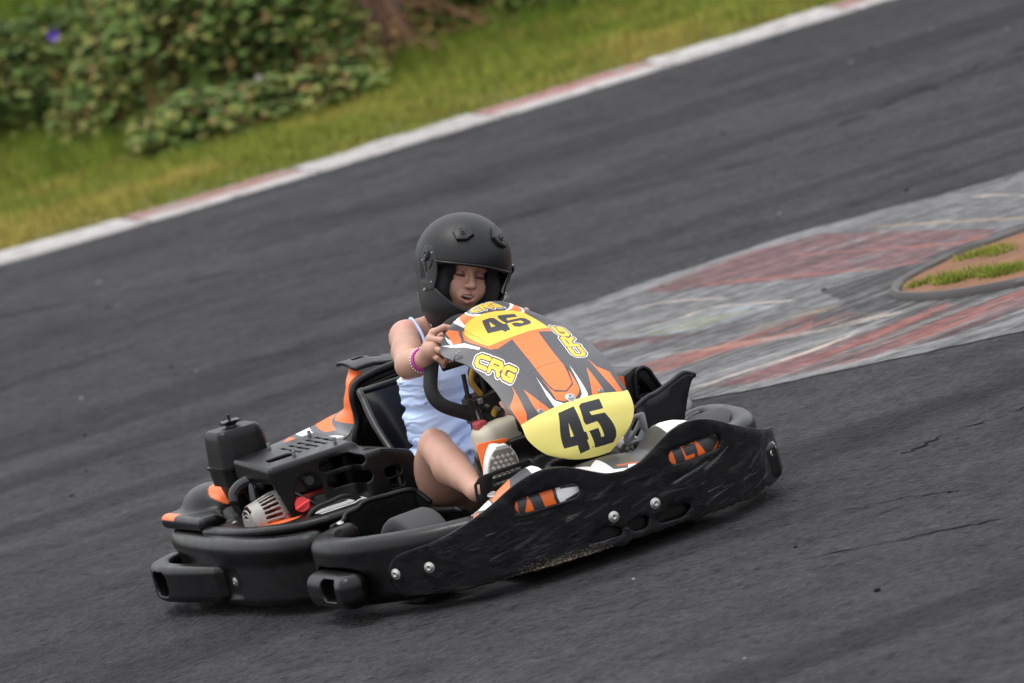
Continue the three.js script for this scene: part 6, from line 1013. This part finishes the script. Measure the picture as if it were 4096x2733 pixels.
vineBush(5.22, -14.3, 0.28, 0.22, 0.2, 800, 'half dead brown vine bush in front of the tree trunk', 0.6);
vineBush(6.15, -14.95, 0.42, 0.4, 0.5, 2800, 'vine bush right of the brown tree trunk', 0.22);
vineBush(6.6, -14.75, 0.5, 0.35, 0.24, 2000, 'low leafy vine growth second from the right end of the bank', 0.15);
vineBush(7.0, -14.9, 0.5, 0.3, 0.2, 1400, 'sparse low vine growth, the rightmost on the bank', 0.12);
// tree trunk with shaggy bark
{
  const x = 5.7, z = -14.8, t = group('tree'); t.position.set(x, bank(x, z) - 0.05, z); tag(t, 'brown shaggy tree trunk standing between the vine bushes', 'tree');
  const rings = []; for (let j = 0; j <= 24; j++) { const y = j / 24 * 2.6, r = 0.1 + 0.08 * Math.exp(-y * 5) - 0.012 * y; const o = []; for (let i = 0; i < 40; i++) { const a = i / 40 * Math.PI * 2, k = r * (1 + 0.16 * (vnoise(i * 1.1, y * 3) - 0.5) + 0.1 * Math.sin(i * 2.4)); o.push([Math.cos(a) * k + 0.05 * Math.sin(y * 1.2), y, Math.sin(a) * k]); } rings.push(o); }
  mesh('trunk', loft(rings), new THREE.MeshStandardMaterial({ color: col(0.13, 0.085, 0.065), roughness: 1, side: THREE.DoubleSide }), t);
  const bark = []; for (let i = 0; i < 170; i++) { const a = rr(0, 6.28), y = rr(0.02, 2.4), r = 0.1 + 0.06 * Math.exp(-y * 5); const g = blade(rr(0.008, 0.02), rr(0.12, 0.3), 0.04); g.rotateX(rr(2.7, 3.2)); g.rotateY(-a + Math.PI / 2); g.translate(Math.cos(a) * r, y + 0.2, Math.sin(a) * r); bark.push(g); }
  tag(mesh('bark_strips', merge(bark), new THREE.MeshStandardMaterial({ color: col(0.2, 0.13, 0.095), roughness: 1, side: THREE.DoubleSide }), t), null, null, null, 'stuff');
  mesh('crown', leafCloud(1500, () => { const a = rr(0, 6.28), b = rr(-1, 1), r = Math.cbrt(rnd()) * 0.9; return [Math.cos(a) * r, 2.9 + b * 0.5, Math.sin(a) * r]; }, 0.07), LM[0], t);
  const d = group('dead_vine'); d.position.set(x, bank(x, z), z); tag(d, 'rust brown dead vine twigs hanging at the foot of the trunk', 'dead vine');
  const tw = []; for (let i = 0; i < 46; i++) { const a = rr(-0.6, 3.6), r = rr(0.1, 0.75); tw.push(tube([[Math.cos(a) * 0.08, rr(0.1, 0.5), Math.sin(a) * 0.08], [Math.cos(a) * r * 0.5, rr(0.02, 0.3), Math.sin(a) * r * 0.5], [Math.cos(a) * r, rr(0.0, 0.12), Math.sin(a) * r]], rr(0.003, 0.006), 8, 5)); }
  mesh('twigs', merge(tw), new THREE.MeshStandardMaterial({ color: col(0.24, 0.12, 0.065), roughness: 1 }), d);
  mesh('dead_leaves', leafCloud(220, () => { const a = rr(-0.8, 3.9), r = rr(0.08, 0.7); return [Math.cos(a) * r, rr(0, 0.35) * (1 - r), Math.sin(a) * r]; }, 0.04), LM[3], d);
}
// morning glory flowers and pale blossoms
{
  const fm = new THREE.MeshStandardMaterial({ color: col(0.13, 0.06, 0.42), roughness: 0.6, side: THREE.DoubleSide });
  const trumpet = new THREE.LatheGeometry([[0.002, -0.035], [0.006, -0.02], [0.012, -0.008], [0.026, 0.004], [0.034, 0.006]].map((p) => new THREE.Vector2(p[0], p[1])), 20); trumpet.rotateX(Math.PI / 2);
  const fl = (p, s, m, name, label, grp) => { const o = mesh(name, trumpet, m); o.position.set(...p); o.scale.setScalar(s); o.lookAt(camera.position.x + rr(-4, 4), 8, camera.position.z); tag(o, label, 'flower', grp); };
  fl([4.46, 0.56, -16.0], 0.85, fm, 'purple_flower', 'violet trumpet flower on top of the dark bush at the left edge');
  fl([4.97, 0.58, -16.0], 0.65, fm, 'purple_flower', 'smaller violet flower higher up, right of the bright grass slope');
  const wm = new THREE.MeshStandardMaterial({ color: col(0.62, 0.6, 0.6), roughness: 0.6, side: THREE.DoubleSide });
  for (const p of [[4.71, 0.24, -14.0], [4.69, 0.16, -14.05], [4.73, 0.13, -13.98], [4.61, 0.12, -14.0]]) fl(p, 0.45, wm, 'white_flower', 'tiny white flower in the low growth nearest the kerb', 'tiny white flowers near the kerb');
}

renderer.render(scene, camera);
